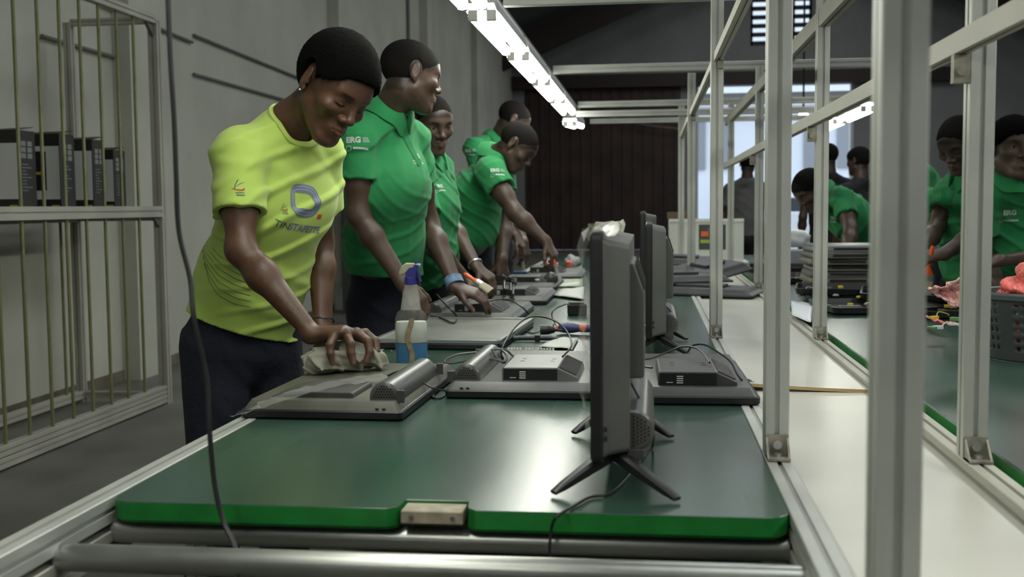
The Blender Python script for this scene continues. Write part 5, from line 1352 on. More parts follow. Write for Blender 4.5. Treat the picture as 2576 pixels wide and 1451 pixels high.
cable('pair of grey leads looping left from the speaker bar of the middle television', [Q(1290, 895, 0.80), P(1265, 878, 2.75), P(1210, 885, 2.75), P(1150, 892, 2.72), P(1118, 908, 2.70), P(1140, 913, 2.68), P(1200, 903, 2.66), P(1240, 903, 2.64), P(1270, 912, 2.60)], 0.0027, material=mat('grey_lead', (0.10, 0.10, 0.095), 0.4))
cable('short black lead curling beside the electronics box of the middle television', [P(1238, 880, 2.72), P(1250, 900, 2.66), P(1268, 912, 2.6), P(1275, 895, 2.64), P(1262, 880, 2.7)], 0.0026)
cable('thin lead from the dusty television speaker bar to the bench', [P(975, 945, 2.42), P(1005, 934, 2.42), P(1040, 942, 2.42), P(1070, 966, 2.42), P(1095, 978, 2.42), Q(1125, 985, 0.764), Q(1110, 1000, 0.763), Q(1090, 1000, 0.763), Q(1092, 990, 0.763)], 0.0022)
cable('black lead arching left of the dark face-down television box', [P(1640, 925, 2.55), P(1612, 920, 2.6), P(1610, 906, 2.62), P(1640, 900, 2.66), P(1680, 885, 2.7), P(1715, 872, 2.7), P(1750, 875, 2.65), P(1772, 892, 2.58), P(1785, 912, 2.52)], 0.0023)
cable('black lead arching from the dark television down to the white board', [P(1730, 885, 2.75), P(1745, 868, 2.72), P(1775, 868, 2.68), P(1810, 888, 2.62), P(1838, 910, 2.58), P(1854, 940, 2.52), Q(1868, 958, 0.795), Q(1882, 968, 0.766), Q(1890, 975, 0.75)], 0.0023)
cable('thin wire curving down from the second standing television', [P(1652, 755, 3.3), P(1685, 780, 3.3), P(1692, 810, 3.3), P(1680, 835, 3.3), Q(1655, 858, 0.763)], 0.0024)
cable('black wire crossing the bare metal panel', [P(1098, 740, 4.1), P(1120, 765, 4.0), P(1135, 780, 3.95), Q(1150, 798, 0.785), Q(1140, 812, 0.79), Q(1110, 800, 0.79), Q(1085, 795, 0.79)], 0.003)
cable('thin wire over the fourth row television', [Q(1150, 775, 0.80), Q(1200, 765, 0.83), Q(1270, 752, 0.835), Q(1310, 770, 0.82), Q(1330, 790, 0.79)], 0.003)
cable('thin wire looping from the black adapter', [P(1425, 765, 4.0), P(1400, 775, 3.95), P(1388, 790, 3.9), Q(1395, 812, 0.763), Q(1405, 830, 0.763)], 0.0022)
cable('thin wire leading left from the round black plug', [Q(1362, 833, 0.77), Q(1340, 838, 0.763), Q(1322, 832, 0.763), Q(1300, 822, 0.763)], 0.002)

# ------------------------------------------------------------------ small bench clutter
def boxthing(name, label, cat, c, size, material, rz=0.0, bevel=0.003, group=None):
    m = MB(); x, y, z = size; m.box(-x/2, x/2, -y/2, y/2, 0, z); o = m.build(name, material, bevel=bevel, loc=None); o.location = tuple(map(float, c)); o.rotation_euler = (0, 0, rz); tag(o, label, cat, group); return o
ad = thing('power_adapter', 'black power adapter block on the bench left of the standing television', 'adapter', Q(1450, 792, TZ+0.001), 0.1)
MB().box(-0.035, 0.04, -0.03, 0.03, 0, 0.045).build('case', M_BLACK, ad, bevel=0.006); MB().box(-0.03, 0.03, -0.025, 0.025, 0.045, 0.052).build('cap', mat('brown_grey_cap', (0.09, 0.085, 0.06), 0.6), ad, bevel=0.002)
for sx in (-0.012, 0.012): MB().cyl((sx, 0.03, 0.02), (sx, 0.048, 0.02), 0.0025, n=8).build('pin', M_SILVER, ad)
pl = thing('power_plug', 'round black plug with a cord on the bench beside the screwdriver', 'plug', Q(1375, 843, TZ+0.001), 0.0)
m = MB(); m.cyl((-0.02, 0, 0.018), (0.004, 0, 0.018), 0.017, 0.016, 20); m.cyl((0.004, 0, 0.018), (0.028, 0, 0.018), 0.016, 0.009, 20); m.build('plug_body', M_BLACK, pl, smooth=True)
MB().cyl((0.028, 0, 0.018), (0.052, 0, 0.016), 0.0055, 0.004, 10).build('strain_relief', M_BLACK, pl, smooth=True)
sd = thing('screwdriver', 'screwdriver with a violet handle and orange rings beside the black plug', 'screwdriver', Q(1405, 838, TZ+0.001), -0.18)
m = MB(); rings = []
for x, r in ((0.0, 0.008), (0.006, 0.015), (0.03, 0.019), (0.055, 0.016), (0.075, 0.012), (0.10, 0.014), (0.118, 0.012)): rings.append([(x, r*math.cos(t), 0.019+r*math.sin(t)) for t in np.linspace(0, 2*math.pi, 16, endpoint=False)])
m.loft(rings); m.build('handle', mat('violet_grip', (0.05, 0.045, 0.16), 0.45), sd, smooth=True)
M_OR = mat('orange_plastic', (0.75, 0.13, 0.03), 0.4)
for x0, x1, r in ((-0.006, 0.002, 0.0095), (0.076, 0.098, 0.0142)): MB().cyl((x0, 0, 0.019), (x1, 0, 0.019), r, n=16).build('ring', M_OR, sd)
MB().cyl((0.118, 0, 0.018), (0.19, 0, 0.012), 0.003, n=8).build('blade', M_SILVER, sd)
cs = thing('connector_strip', 'black strip with a row of white connectors lying behind the middle television', 'strip', Q(1338, 893, TZ+0.001), -0.02)
MB().box(-0.075, 0.068, -0.008, 0.008, 0, 0.014).build('strip_base', M_BLACK, cs, bevel=0.002)
for i in range(16):
    if i in (5, 9): continue
    MB().box(-0.070+i*0.0086, -0.0645+i*0.0086, -0.006, 0.004, 0.014, 0.020).build('connector', M_WHITE, cs)
kn = thing('soldering_tool', 'slim dark green tool lying on the bench behind the connector strip', 'tool', Q(1345, 858, TZ+0.001), 0.02)
m = MB(); m.tube([(-0.07, 0, 0.009), (-0.03, 0, 0.010), (0.03, 0, 0.010), (0.075, 0, 0.006)], lambda t: 0.008 if t < 0.7 else 0.008-(t-0.7)*0.018, 10); m.build('tool_body', mat('dark_teal_plastic', (0.012, 0.028, 0.028), 0.45), kn, smooth=True)
MB().box(0.0, 0.018, -0.009, 0.009, 0.0, 0.021).build('tool_collar', M_BLACK, kn, bevel=0.003)
def paper(label, px, z, material=M_WHITE, seed=1, name='paper_sheet', cat='paper'):
    a, b, c_, d = [Q(x, y, z) for x, y in px]; r_ = np.random.RandomState(seed); G = []
    for i in range(6):
        G.append([(a+(b-a)*j/6)*(1-i/5)+(d+(c_-d)*j/6)*(i/5)+UPZ*0.004*r_.rand() for j in range(7)])
    return sheet(name, label, cat, G, material, 0.0015)
M_PAPER = mat('pale_sheet', (0.50, 0.51, 0.47), 0.5)
paper('pale grey board lying on the bench beyond the adapter', ((1392, 742), (1468, 752), (1470, 722), (1410, 728)), TZ+0.012, M_PAPER, 2, 'pale_board', 'board')
paper('white folded sheet on the bench under the screwdriver', ((1352, 873), (1440, 880), (1455, 852), (1410, 850)), TZ+0.004, M_PAPER, 3)
paper('pale greenish film on the bench beside the far televisions', ((1398, 722), (1466, 722), (1464, 668), (1420, 690)), TZ+0.003, mat('pale_green_film', (0.30, 0.34, 0.25), 0.4), 5, 'packing_film', 'film')
# brushes
def brush(label, loc, d, handle_mat, hl=0.11, bl=0.05, bw=0.022, roll=0.0, tip_mat=None):
    d = nz(d); t = thing('paint_brush', label, 'brush', loc); s_ = nz(CR-d*np.dot(CR, d)); n_ = np.cross(s_, d)
    def seg(nm, prof, m_, pw=1.0):
        m = MB(); m.loft([[np.array(loc)+d*x+s_*a*math.cos(q)+n_*b*math.sin(q) for q in np.linspace(0, 2*math.pi, 14, endpoint=False)] for x, a, b in prof]); m.build(nm, m_, t, smooth=True, world=True)
    seg('handle', [(0, 0.006, 0.004), (0.01, 0.009, 0.006), (hl*0.45, 0.008, 0.006), (hl*0.7, 0.007, 0.005), (hl, bw*0.8, 0.007)], handle_mat)
    seg('ferrule', [(hl, bw*0.82, 0.0075), (hl+0.025, bw*0.9, 0.0075)], M_SILVER)
    seg('bristles', [(hl+0.025, bw*0.88, 0.007), (hl+0.025+bl*0.6, bw, 0.007), (hl+0.025+bl, bw*0.95, 0.002)], tip_mat or mat('cream_bristles', (0.52, 0.48, 0.34), 0.9, bump=(200, 0.6)))
    return t
brush('orange handled brush under the wrist of the frowning man on the left bench', P(1168, 688, 4.35), P(1230, 728, 4.3)-P(1168, 688, 4.35), M_OR, 0.065, 0.05, 0.018)
brush('bright orange handled brush pushed down on scraps at the right bench', P(2347, 618, 4.72), P(2322, 735, 4.72)-P(2347, 618, 4.72), mat('bright_orange_handle', (0.80, 0.10, 0.008), 0.4), 0.12, 0.06, 0.036)
brush('small thin brush held by the man standing far behind at the left bench', P(1314, 628, 6.6), np.array([0.03, 0.05, -1]), mat('green_handle', (0.05, 0.09, 0.06), 0.5), 0.07, 0.03, 0.012)
brush('pink handled little brush under the reaching fist of the bending man', P(1392, 652, 5.2), P(1400, 680, 5.2)-P(1392, 652, 5.2), mat('pink_red_handle', (0.7, 0.12, 0.08), 0.5), 0.03, 0.015, 0.010)
# crumpled lumps (bubble wrap, scraps)
def lump(name, label, cat, c, r, material, seed=0, amp=0.3, n=4, group=None, world_z=None, dimple=0):
    bm = bmesh.new(); bmesh.ops.create_icosphere(bm, subdivisions=n, radius=1.0); r_ = np.random.RandomState(seed); D_ = r_.randn(10, 3); Pp = r_.rand(10)*6
    for v_ in bm.verts:
        p = np.array(v_.co); s_ = 0
        for q in range(10): s_ += (1-2*abs(math.sin(2.2*(1+q*0.28)*np.dot(nz(D_[q]), p)+Pp[q])))*(0.9/(1+q*0.35))
        k_ = 1+amp*s_*0.3+(dimple*math.sin(34*p[0]+3*p[1])*math.sin(34*p[1])*math.sin(34*p[2]+2*p[0]) if dimple else 0)
        v_.co = Vector((p[0]*r[0]*k_, p[1]*r[1]*k_, max(p[2]*k_, -0.72)*r[2]))
    zmin = min(v_.co.z for v_ in bm.verts)
    for v_ in bm.verts: v_.co.z -= zmin
    me = bpy.data.meshes.new(name); bm.to_mesh(me); bm.free(); me.materials.append(material); me.polygons.foreach_set('use_smooth', [True]*len(me.polygons))
    o = bpy.data.objects.new(name, me); COL.objects.link(o); o.location = tuple(map(float, c)); tag(o, label, cat, group); return o
M_PINK = mat('pink_bubble_wrap', (0.80, 0.10, 0.075), 0.28, alpha=0.93, noise=(9, 0.35), c2=(0.9, 0.36, 0.32), spec=0.8, bump=(110, 0.7, 2))
M_PINK2 = mat('pale_pink_wrap', (0.75, 0.30, 0.28), 0.35, noise=(30, 0.6), c2=(0.85, 0.6, 0.55), spec=0.8, bump=(160, 0.8, 2))
lump('foam_scrap', 'pink scrap of wrap on the far left bench beside the fist', 'scrap', Q(1385, 668, 0.825), (0.045, 0.03, 0.018), M_PINK2, 1, 0.5, 3)
lump('foam_scrap', 'red pink scrap of wrap at the right end of the far left televisions', 'scrap', Q(1432, 672, 0.80), (0.03, 0.04, 0.03), M_PINK, 2, 0.6, 3)
lump('bag', 'crumpled clear bag on the far end of the left bench', 'bag', Q(1440, 668, TZ), (0.06, 0.08, 0.05), mat('clear_bag', (0.7, 0.72, 0.7), 0.2, alpha=0.5, bump=(40, 0.8)), 3, 0.5, 3)
lump('knob', 'small black clip with a white tip on the sixth row television', 'clip', Q(1352, 708, 0.80), (0.02, 0.02, 0.012), M_WHITE, 4, 0.1, 2)
lump('cap', 'dark cap standing on the sixth row television', 'cap', Q(1386, 712, 0.79), (0.045, 0.04, 0.035), M_DGREY, 5, 0.3, 3)
lump('scrap', 'black plastic scrap lying on the bench edge beyond the dark television', 'scrap', Q(1882, 968, 0.750), (0.018, 0.03, 0.008), M_BLACK, 6, 0.6, 3)
o = boxthing('cloth_pad', 'blue pad on the bench beneath the far worker hands', 'pad', Q(1305, 690, TZ+0.001), (0.10, 0.08, 0.02), mat('blue_pad', (0.04, 0.08, 0.2), 0.8), 0.1, 0.004)
for i, (px_, py_) in enumerate(((1268, 708), (1284, 712), (1290, 722))):
    cable(['black clamp wire sticking up on the fifth row television, leftmost', 'black clamp wire sticking up on the fifth row television, middle', 'black clamp wire bent over on the fifth row television, rightmost'][i], [Q(px_, py_+20, 0.83), P(px_, py_, 5.0), P(px_-4, py_-14, 5.0), P(px_+8, py_-8, 5.05)], 0.006)

# ------------------------------------------------------------------ heap of black plastic covers on the far shelf
M_COVER = mat('charcoal_cover', (0.05, 0.053, 0.055), 0.5, noise=(10, 0.2))
def cover(label, c, size, rz, tilt, group=None, material=None, hollow=True):
    t = thing('plastic_cover', label, 'cover', c, 0, group); t.rotation_euler = (tilt[0], tilt[1], rz)
    x, y, z = size; m = MB()
    m.loft([rr for rr in [[(a, b, zz) for a, b in rrect(-x/2+i, x/2-i, -y/2+i, y/2-i, 0.02)] for i, zz in ((0, 0), (0.0, 0.008), (0.02, z*0.6), (0.035, z), (0.04, z), (0.026, z*0.55), (0.008, 0.006), (0.006, 0.0))]], cap=False)
    m.loft([[(a, b, zz) for a, b in rrect(-x/2+0.036, x/2-0.036, -y/2+0.036, y/2-0.036, 0.02)] for zz in (z-0.003, z)])
    m.build('shell', material or M_COVER, t, bevel=0)
    m = MB(); m.box(-x*0.2, x*0.22, -y*0.15, y*0.2, z-0.001, z+0.014); m.build('raised_panel', material or M_COVER, t, bevel=0.004)
    return t
bz = 0.752
cover('bottom charcoal cover of the heap on the far shelf, its corner pointing right', (0.24, 5.45, bz+0.012), (0.56, 0.36, 0.03), -0.25, (0.0, 0.02), 'charcoal covers heaped on the far shelf')
cover('charcoal cover lying across the left bench edge in the heap', (0.12, 5.6, 0.815), (0.50, 0.34, 0.03), 0.3, (0.03, 0.0), 'charcoal covers heaped on the far shelf')
cover('charcoal cover tilted up at the right side of the heap', (0.30, 5.85, 0.838), (0.40, 0.30, 0.04), 0.9, (0.10, -0.12), 'charcoal covers heaped on the far shelf')
cover('topmost charcoal cover at the back of the heap', (0.16, 6.1, 0.875), (0.46, 0.3, 0.03), -0.1, (0.05, 0.03), 'charcoal covers heaped on the far shelf')
# white box with a dark picture
def carton(label, c, size, rz=0):
    t = thing('carton', label, 'box', c, rz); x, y, z = size
    MB().box(-x/2, x/2, -y/2, y/2, 0, z).build('box_body', mat('white_carton', (0.55, 0.56, 0.52), 0.6), t, bevel=0.004)
    MB().box(-x*0.10, x*0.26, -y/2-0.002, -y/2, z*0.28, z*0.88).build('picture_panel', mat('dark_picture', (0.05, 0.06, 0.06), 0.4), t)
    for a, b, c0, c1, m_ in ((-0.07, 0.03, 0.60, 0.72, M_OR), (0.06, 0.20, 0.55, 0.66, mat('yellow_print', (0.45, 0.35, 0.05), 0.5)), (-0.08, 0.20, 0.44, 0.52, mat('green_print', (0.30, 0.42, 0.06), 0.5)), (0.02, 0.2, 0.70, 0.8, mat('mauve_print', (0.12, 0.11, 0.17), 0.5))):
        MB().box(x*a, x*b, -y/2-0.0035, -y/2-0.0015, z*c0, z*c1).build('printed_patch', m_, t)
    MB().box(-x/2-0.0, x*0.5, -y/2-0.004, -y/2, z*0.0, z*0.05).build('bottom_flap', M_WHITE, t); MB().box(-x/2, x/2, -y/2-0.006, -y/2+0.01, z*0.95, z*1.02).build('top_flap', M_WHITE, t)
    return t
cc = P(1774, 655, 8.3); carton('white carton with a dark picture panel standing at the far end of the shelf', (cc[0], cc[1], 0.78), (0.53, 0.3, 0.30))
o = boxthing('wooden_block', 'brown block with a yellow strip on the far carton', 'block', (cc[0]-0.2, 8.3, 1.084), (0.14, 0.14, 0.05), mat('brown_block', (0.09, 0.06, 0.03), 0.7), 0.1)
boxthing('tray', 'low tray under the far white carton', 'tray', (cc[0], cc[1], 0.752), (0.6, 0.34, 0.026), M_PAPER)
lump('foam_scrap', 'orange scrap in front of the far white carton', 'scrap', P(1820, 668, 7.6)-UPZ*0.02, (0.06, 0.03, 0.025), M_OR, 8, 0.5, 3)
lump('knob', 'round white cap on top of the charcoal heap', 'cap', P(1812, 688, 6.1)-UPZ*0.01, (0.018, 0.018, 0.016), M_WHITE, 9, 0.05, 2)

# ------------------------------------------------------------------ right bench: stack of television backs, trays, basket
G_ST = 'grey television shells stacked on the right bench'
ord_ = ['bottom', 'second', 'third', 'fourth', 'fifth', 'sixth', 'seventh', 'topmost']
sc_ = PZ(2105, 700, 0.77)
for i in range(8):
    t = thing('plastic_shell', '%s grey television shell in the stack on the right bench%s' % (ord_[i], '' if i in (0, 7) else ' counted from below'), 'shell', (0.89+0.012*math.sin(i*2.1), 5.35+0.015*math.cos(i*1.7), 0.771+i*0.0285), 0.03*math.sin(i*1.3), G_ST)
    m = MB(); m.loft([[(a, b, z) for a, b in rrect(-0.165+k_, 0.165-k_, -0.2+k_, 0.2-k_, 0.02)] for k_, z in ((0, 0), (0, 0.008), (0.012, 0.024), (0.016, 0.0275))]); m.build('shell', [M_DGREY, M_GREY, M_DUSTY][i % 3], t, smooth=True)
    MB().box(-0.08, 0.08, -0.205, -0.19, 0.010, 0.018).build('edge_strip', M_BLACK, t)
def tray(label, c, size, rz, tilt=(0, 0), scrap=True, seed=0):
    t = thing('plastic_tray', label, 'tray', c, 0, 'black plastic frames on the right bench'); t.rotation_euler = (tilt[0], tilt[1], rz)
    x, y, z = size; m = MB()
    m.loft([[(a, b, zz) for a, b in rrect(-x/2+i, x/2-i, -y/2+i, y/2-i, 0.03)] for i, zz in ((0.02, 0.0), (0.006, 0.006), (0, z), (0.008, z), (0.014, 0.010), (0.028, 0.005))], cap=False)
    m.loft([[(a, b, zz) for a, b in rrect(-x/2+0.02, x/2-0.02, -y/2+0.02, y/2-0.02, 0.03)] for zz in (0.0, 0.005)])
    m.build('tray_shell', M_BLACK, t, smooth=True)
    r_ = np.random.RandomState(seed)
    for k_ in range(4):
        a = r_.uniform(-x*0.35, x*0.3); b = r_.uniform(-y*0.35, y*0.3); MB().box(a, a+r_.uniform(.03, .12), b, b+r_.uniform(.01, .03), 0.004, 0.012+0.01*r_.rand()).build('inner_rib', M_GREY, t, bevel=0.002)
    if scrap:
        for k_ in range(3):
            a, b = r_.uniform(-x*0.4, x*0.35), r_.uniform(-y*0.4, y*0.35)
            m = MB().box(a, a+0.022, b, b+0.012, 0.010, 0.022); m.build('connector', [mat('yellow_plug', (0.6, 0.5, 0.03), 0.5), M_WHITE, MATS['yellow_plug']][k_], t, bevel=0.002)
    return t
tz = 0.7705
q = PZ(2410, 800, tz); tray('nearest black plastic frame with pink strips left of the basket', (q[0]-0.01, q[1]+0.16, tz), (0.30, 0.40, 0.03), 0.15, seed=1)
q = PZ(2330, 760, 0.80); tray('black plastic frame under the bright orange handled brush', (q[0], q[1]+0.20, 0.803), (0.42, 0.36, 0.026), -0.2, (0.02, 0.02), seed=2)
q = PZ(2230, 735, tz); tray('black plastic frame at the left edge of the right bench pile', (0.86, 4.5, tz), (0.40, 0.42, 0.028), 0.1, seed=3)
tray('black plastic frame lying before the stack of grey television shells', (0.84, 4.95, 0.802), (0.42, 0.30, 0.03), -0.15, (0.02, 0), seed=4)
tray('black plastic frame beyond the inner frame posts on the right bench', (0.74, 6.2, tz), (0.30, 0.5, 0.03), 0.2, seed=5)
tray('far black plastic frame on the right bench beside the stacked backs', (0.80, 7.0, tz), (0.4, 0.5, 0.04), -0.1, seed=6)
r_ = np.random.RandomState(77)
for k_ in range(34):
    if k_ < 18: x_, y_, z_ = r_.uniform(0.66, 1.02), r_.uniform(4.25, 5.3), 0.0
    else: x_, y_, z_ = r_.uniform(0.80, 1.08), r_.uniform(3.45, 3.95), 0.0
    z_ = 0.800 if k_ < 18 else 0.806
    m = MB(); a_, b_, c_ = r_.uniform(.008, .018), r_.uniform(.006, .012), r_.uniform(.006, .012); m.box(-a_, a_, -b_, b_, 0, c_)
    if k_ % 3 == 0: m.tube([(a_*0.8, 0, c_*0.6), (a_+0.02, 0.01, 0.02), (a_+0.045, -0.01, 0.012), (a_+0.07, 0.01, 0.004)], 0.0018, 5, 3)
    o = m.build('connector', [MATS['yellow_plug'], M_WHITE, M_SILVER, M_WHITE, mat('green_plug', (0.10, 0.25, 0.08), 0.5)][k_ % 5], bevel=0.001); o.location = (x_, y_, z_); o.rotation_euler = (0, 0, r_.uniform(0, 3))
    cn_ = ['yellow', 'white', 'silver', 'white', 'green'][k_ % 5]+(' wired' if k_ % 3 == 0 else '')
    tag(o, 'tiny '+cn_+' connector lying among the black frames beside the grey shell stack' if k_ < 18 else 'tiny '+cn_+' connector lying among the black frames left of the basket', 'connector', 'loose connectors by the shell stack' if k_ < 18 else 'loose connectors left of the basket')
def pstrip(label, pts, w, material, seed):
    pp = densify([np.array(p) for p in pts], 5); return sheet('foam_strip', label, 'strip', strip_grid(pp, [w]*len(pp), 5, 0.008, seed), material, 0.003)
pstrip('curled pink foam strip on the nearest black frame', [PZ(2335, 795, 0.805), PZ(2352, 805, 0.805), PZ(2375, 812, 0.803), PZ(2402, 812, 0.803)], 0.018, M_PINK, 1)
pstrip('short pink foam strip at the back corner of the nearest black frame', [PZ(2298, 775, 0.815), PZ(2315, 790, 0.812)], 0.014, M_PINK, 2)
lump('foam_scrap', 'pale pink foam scrap in front of the orange brush on the right bench', 'scrap', PZ(2290, 728, 0.83), (0.04, 0.05, 0.014), M_PINK2, 12, 0.4, 3)
lump('tape_piece', 'white blob on the black frame left of the pink strips', 'scrap', PZ(2307, 805, 0.80), (0.009, 0.012, 0.008), M_WHITE, 13, 0.2, 2)
lump('tape_piece', 'white foam piece on the right green belt between two posts', 'scrap', PZ(2018, 742, 0.77), (0.022, 0.03, 0.010), M_WHITE, 14, 0.2, 3)
paper('white sheet on the far part of the right green belt', ((1992, 795), (2040, 812), (2045, 765), (1990, 758)), 0.7735, mat('white_sheet', (0.75, 0.78, 0.85), 0.4), 8)
lump('bag', 'white bag behind the inner post beyond the black frames', 'bag', P(2000, 622, 7.4), (0.10, 0.08, 0.075), mat('white_bag', (0.55, 0.57, 0.58), 0.6), 16, 0.3, 3)
boxthing('carton_tray', 'pale blue grey box below the white bag on the far right bench', 'box', (0.93, 7.4, 0.80), (0.30, 0.2, 0.09), mat('blue_grey_box', (0.3, 0.32, 0.38), 0.6))
# basket
bk = thing('laundry_basket', 'dark grey perforated plastic basket full of pink bubble wrap at the right edge', 'basket', (1.135, 3.13, 0.770))
BR, BH = 0.235, 0.175
m = MB(); nA, nZ = 120, 30
ring = [[((BR*0.92+(BR*0.08)*(k_/nZ))*math.cos(t)*1.05, (BR*0.92+(BR*0.08)*(k_/nZ))*math.sin(t)*0.82, BH*k_/nZ) for t in np.linspace(0, 2*math.pi, nA, endpoint=False)] for k_ in range(nZ+1)]
vs_ = [p for r in ring for p in r]; fs_ = []
for k_ in range(nZ):
    for j in range(nA):
        hole = (k_ % 4 in (1, 2)) and (j % 2 == 0) and 3 < k_ < nZ-4 and (j % 24) < 20
        if not hole: fs_.append((k_*nA+j, k_*nA+(j+1) % nA, (k_+1)*nA+(j+1) % nA, (k_+1)*nA+j))
m.add(vs_, fs_); m.add([(x, y, 0.0) for x, y, z in ring[0]], [tuple(range(nA))])
o = m.build('basket_wall', mat('dark_grey_basket', (0.045, 0.052, 0.055), 0.45), bk, smooth=True); md = o.modifiers.new('solid', 'SOLIDIFY'); md.thickness = 0.003
m = MB(); rr_ = [[((BR+d_)*math.cos(t)*1.05, (BR+d_)*math.sin(t)*0.82, BH+z_) for d_, z_ in ((-0.004, -0.012), (0.010, -0.012), (0.012, 0.0), (0.006, 0.006), (-0.004, 0.004))] for t in np.linspace(0, 2*math.pi, 64)]
m.loft(rr_, cap=False); m.build('rim', mat('basket_rim', (0.07, 0.085, 0.095), 0.4), bk, smooth=True)
def wrap(label, c, r, material, seed, amp=0.5): return lump('bubble_wrap', label, 'bubble wrap', c, r, material, seed, amp, 5, 'pink bubble wrap in the basket', dimple=0.022)
wrap('large ball of red pink bubble wrap bulging over the left side of the basket', (1.025, 3.08, 0.905), (0.115, 0.10, 0.085), M_PINK, 21, 0.42)
wrap('pink bubble wrap heaped higher at the right side of the basket', (1.215, 3.10, 0.905), (0.105, 0.10, 0.125), M_PINK, 22, 0.42)
wrap('pink bubble wrap pressed down inside the basket at the back', (1.12, 3.13, 0.785), (0.17, 0.12, 0.075), M_PINK, 23, 0.3)
G = []; a0 = PZ(2420, 706, 0.86); 
def PY(x, y): return P(x, y, 3.0)
edge0 = [PY(2436, 690), PY(2415, 702), PY(2385, 715), PY(2362, 722), PY(2340, 727)]; edge1 = [PY(2440, 775), PY(2420, 775), PY(2395, 770), PY(2372, 752), PY(2341, 729)]
r_ = np.random.RandomState(9)
for e0, e1 in zip(densify(edge0, 4), densify(edge1, 4)): G.append([e0+(e1-e0)*t+np.array([0, 0.02*r_.rand()+0.03*math.sin(t*3), 0.003*r_.randn()]) for t in np.linspace(0, 1, 9)])
sheet('bubble_wrap', 'pointed corner of pale pink bubble wrap sticking out left of the basket', 'bubble wrap', G, M_PINK2, 0.004)
# ------------------------------------------------------------------ cage at the left
cg = thing('storage_cage', 'tall aluminium framed cage with thin brass coloured bars standing by the left wall', 'cage', (-2.95, 5.0, 0))
CX = -2.955; M_BAR = mat('brass_green_bar', (0.27, 0.25, 0.12), 0.4, metal=0.4, noise=(12, 0.4), c2=(0.05, 0.16, 0.07))
def pf(a, b, s=0.055, nm='frame_bar', m_=None): m = MB(); profile(m, a, b, s); m.build(nm, m_ or M_ALUD, cg, world=True)
for yy in (6.48, 3.6): pf((CX, yy, 0), (CX, yy, 2.32), 0.06, 'post')
for zz in (0.09, 0.035): pf((CX, 3.6, zz), (CX, 6.45, zz), 0.05)
pf((CX, 3.6, 1.175), (CX, 6.45, 1.175), 0.065); pf((CX, 3.6, 2.32), (CX, 6.45, 2.32), 0.05)
XB2 = -3.5
for yy in (6.48, 3.6): pf((XB2, yy, 0), (XB2, yy, 2.32), 0.05, 'post')
for zz in (0.05, 1.14, 2.32):
    for yy in (6.48,): pf((XB2+0.02, yy, zz), (CX-0.03, yy, zz), 0.04)
pf((XB2, 3.6, 1.14), (XB2, 6.45, 1.14), 0.05); pf((XB2, 3.6, 0.05), (XB2, 6.45, 0.05), 0.05)
MB().box(XB2, CX-0.034, 3.62, 6.45, 1.165, 1.18).build('shelf', M_ALUD, cg, world=True)
for k_, yy in enumerate([6.2-0.205*i for i in range(12)]):
    MB().cyl((CX+0.0, yy, 0.115), (CX+0.0, yy, 1.142), 0.009, n=10).build('bar', M_BAR, cg, smooth=True, world=True)
    MB().cyl((CX+0.0, yy, 1.208), (CX+0.0, yy, 2.295), 0.009, n=10).build('bar', M_BAR, cg, smooth=True, world=True)
for k_, yy in enumerate([6.3-0.42*i for i in range(6)]):
    MB().cyl((XB2, yy, 0.07), (XB2, yy, 1.115), 0.009, n=10).build('rear_bar', M_BAR, cg, smooth=True, world=True)
for zz, s_ in ((2.25, 1), (1.11, 1)):
    m = MB(); m.add([(CX-0.01, 6.45, zz+0.045), (CX-0.01, 6.36, zz+0.045), (CX-0.01, 6.45, zz-0.03), (CX+0.01, 6.45, zz+0.045), (CX+0.01, 6.36, zz+0.045), (CX+0.01, 6.45, zz-0.03)], [(0, 1, 2), (5, 4, 3), (0, 3, 4, 1), (1, 4, 5, 2), (2, 5, 3, 0)]); m.build('corner_bracket', M_SLOT, cg, world=True)
def pbox(label, y, w, d, hh, xr=-3.0):
    t = thing('product_box', label, 'box', (xr-w/2, y, 1.181), 0, 'black product boxes on the cage shelf')
    kb = mat('black_box_print', (0.018, 0.019, 0.018), 0.5, noise=(40, 0.3))
    MB().box(-w/2, w/2, 0, d, 0, hh).build('box_body', kb, t, bevel=0.003)
    MB().box(-w/2+0.02, w/2-0.005, -0.002, 0.0, hh*0.16, hh*0.84).build('white_panel', mat('grey_white_panel', (0.62, 0.62, 0.60), 0.6), t)
    MB().box(w/2-0.05, w/2-0.01, -0.003, -0.0, 0.012, 0.035).build('yellow_mark', MATS['yellow_print'], t)
    m = MB()
    for k_ in range(3):
        for j in range(2): m.box(w/2, w/2+0.001, d*(0.18+j*0.36), d*(0.44+j*0.36), hh*(0.66+k_*0.075), hh*(0.72+k_*0.075))
    for k_ in range(9): m.box(w/2, w/2+0.001, d*0.2, d*(0.55+0.2*math.sin(k_*2.0)), hh*(0.58-k_*0.04), hh*(0.59-k_*0.04))
    m.build('side_print', mat('grey_print', (0.22, 0.23, 0.22), 0.6), t)
    m = MB(); m.add([(-w/2, 0, hh), (w/2, 0, hh), (w/2+0.002, d*0.9, hh+0.022), (-w/2, d*0.9, hh+0.016), (-w/2, 0.002, hh-0.002), (w/2, 0.002, hh-0.002), (w/2+0.002, d*0.9, hh+0.019), (-w/2, d*0.9, hh+0.013)], [(0, 1, 2, 3), (7, 6, 5, 4), (0, 4, 5, 1), (1, 5, 6, 2), (2, 6, 7, 3), (3, 7, 4, 0)]); m.build('lid_flap', kb, t)
    return t
b0 = pbox('black product box at the left edge of the photo, nearest on the cage shelf', 5.12, 0.2, 0.16, 0.40, -3.05)
b1 = pbox('black product box with a dark picture on its white panel, second on the cage shelf', 5.42, 0.26, 0.15, 0.40)
m = MB().box(-0.105, 0.055, -0.004, -0.0022, 0.11, 0.31); m.build('dark_picture', mat('night_picture', (0.016, 0.012, 0.022), 0.4), b1)
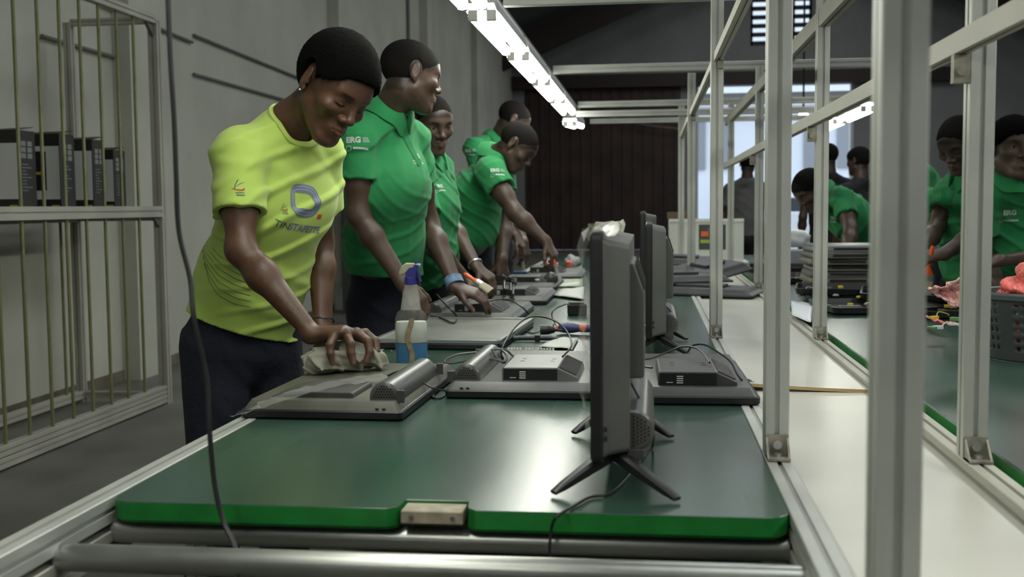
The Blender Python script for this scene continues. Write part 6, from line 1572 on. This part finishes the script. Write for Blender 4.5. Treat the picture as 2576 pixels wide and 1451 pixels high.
MB().box(-0.08, 0.045, -0.0055, -0.0041, 0.19, 0.205).build('gold_band', MATS['yellow_print'], b1)
pbox('black product box with a plain white panel, third on the cage shelf', 5.76, 0.26, 0.14, 0.39)
pbox('shortest black product box at the right end of the cage shelf', 6.0, 0.26, 0.14, 0.345)

# ------------------------------------------------------------------ rack behind the men
rk = thing('storage_rack', 'dark rack with bags and brown boxes against the left wall behind the green shirted men', 'rack', (-2.6, 13.5, 0))
rkx0, rkx1 = PX(1120, 400, -3.3), None
ra_ = MB()
MRK = mat('dark_rack', (0.045, 0.05, 0.052), 0.6)
for yy in (12.2, 14.4):
    for xx in (-3.4, -2.85): MB().box(xx-0.03, xx+0.03, yy-0.03, yy+0.03, 0, 2.55 if yy < 13 else 2.3).build('upright', MRK, rk, world=True)
for zz in (0.4, 1.2, 1.95): MB().box(-3.43, -2.82, 12.2, 14.4, zz, zz+0.05).build('rack_shelf', MRK, rk, world=True)
MBR = mat('dark_brown_carton', (0.10, 0.055, 0.02), 0.8, noise=(4, 0.3))
for i, (y0, y1, z0, z1, lab) in enumerate(((12.3, 13.0, 0.45, 1.1, 'dark brown carton on the low rack shelf, nearer one'), (13.1, 14.2, 0.45, 1.15, 'dark brown carton on the low rack shelf, farther one'), (12.3, 13.2, 1.25, 1.9, 'dark brown carton on the middle rack shelf, nearer one'), (13.3, 14.3, 1.25, 1.85, 'dark brown carton on the middle rack shelf, farther one'))):
    o = boxthing('carton', lab, 'box', (-3.12, (y0+y1)/2, z0), (0.5, y1-y0, z1-z0), MBR, 0, 0.01, 'brown cartons on the rack')
lump('bag', 'dark blue bag lying on top of the rack behind the men', 'bag', (-3.1, 13.4, 2.0), (0.25, 0.7, 0.24), mat('dark_blue_bag', (0.035, 0.045, 0.085), 0.7), 31, 0.5, 4)
lump('bag', 'black bag at the near end of the rack top', 'bag', (-3.12, 12.45, 2.0), (0.2, 0.2, 0.18), M_BLACK, 32, 0.4, 3)
# things stored under the left bench
ub = thing('crate', 'black crate in the dark under the left bench', 'crate', (-0.05, 2.6, 0))
MB().box(-0.26, 0.22, -0.3, 0.3, 0.0, 0.5).build('crate_body', M_BLACK, ub, bevel=0.02)
lump('bag', 'black sack under the left bench beside the crate', 'bag', (-0.52, 2.9, 0.0), (0.2, 0.3, 0.30), M_BLACK, 41, 0.3, 3)
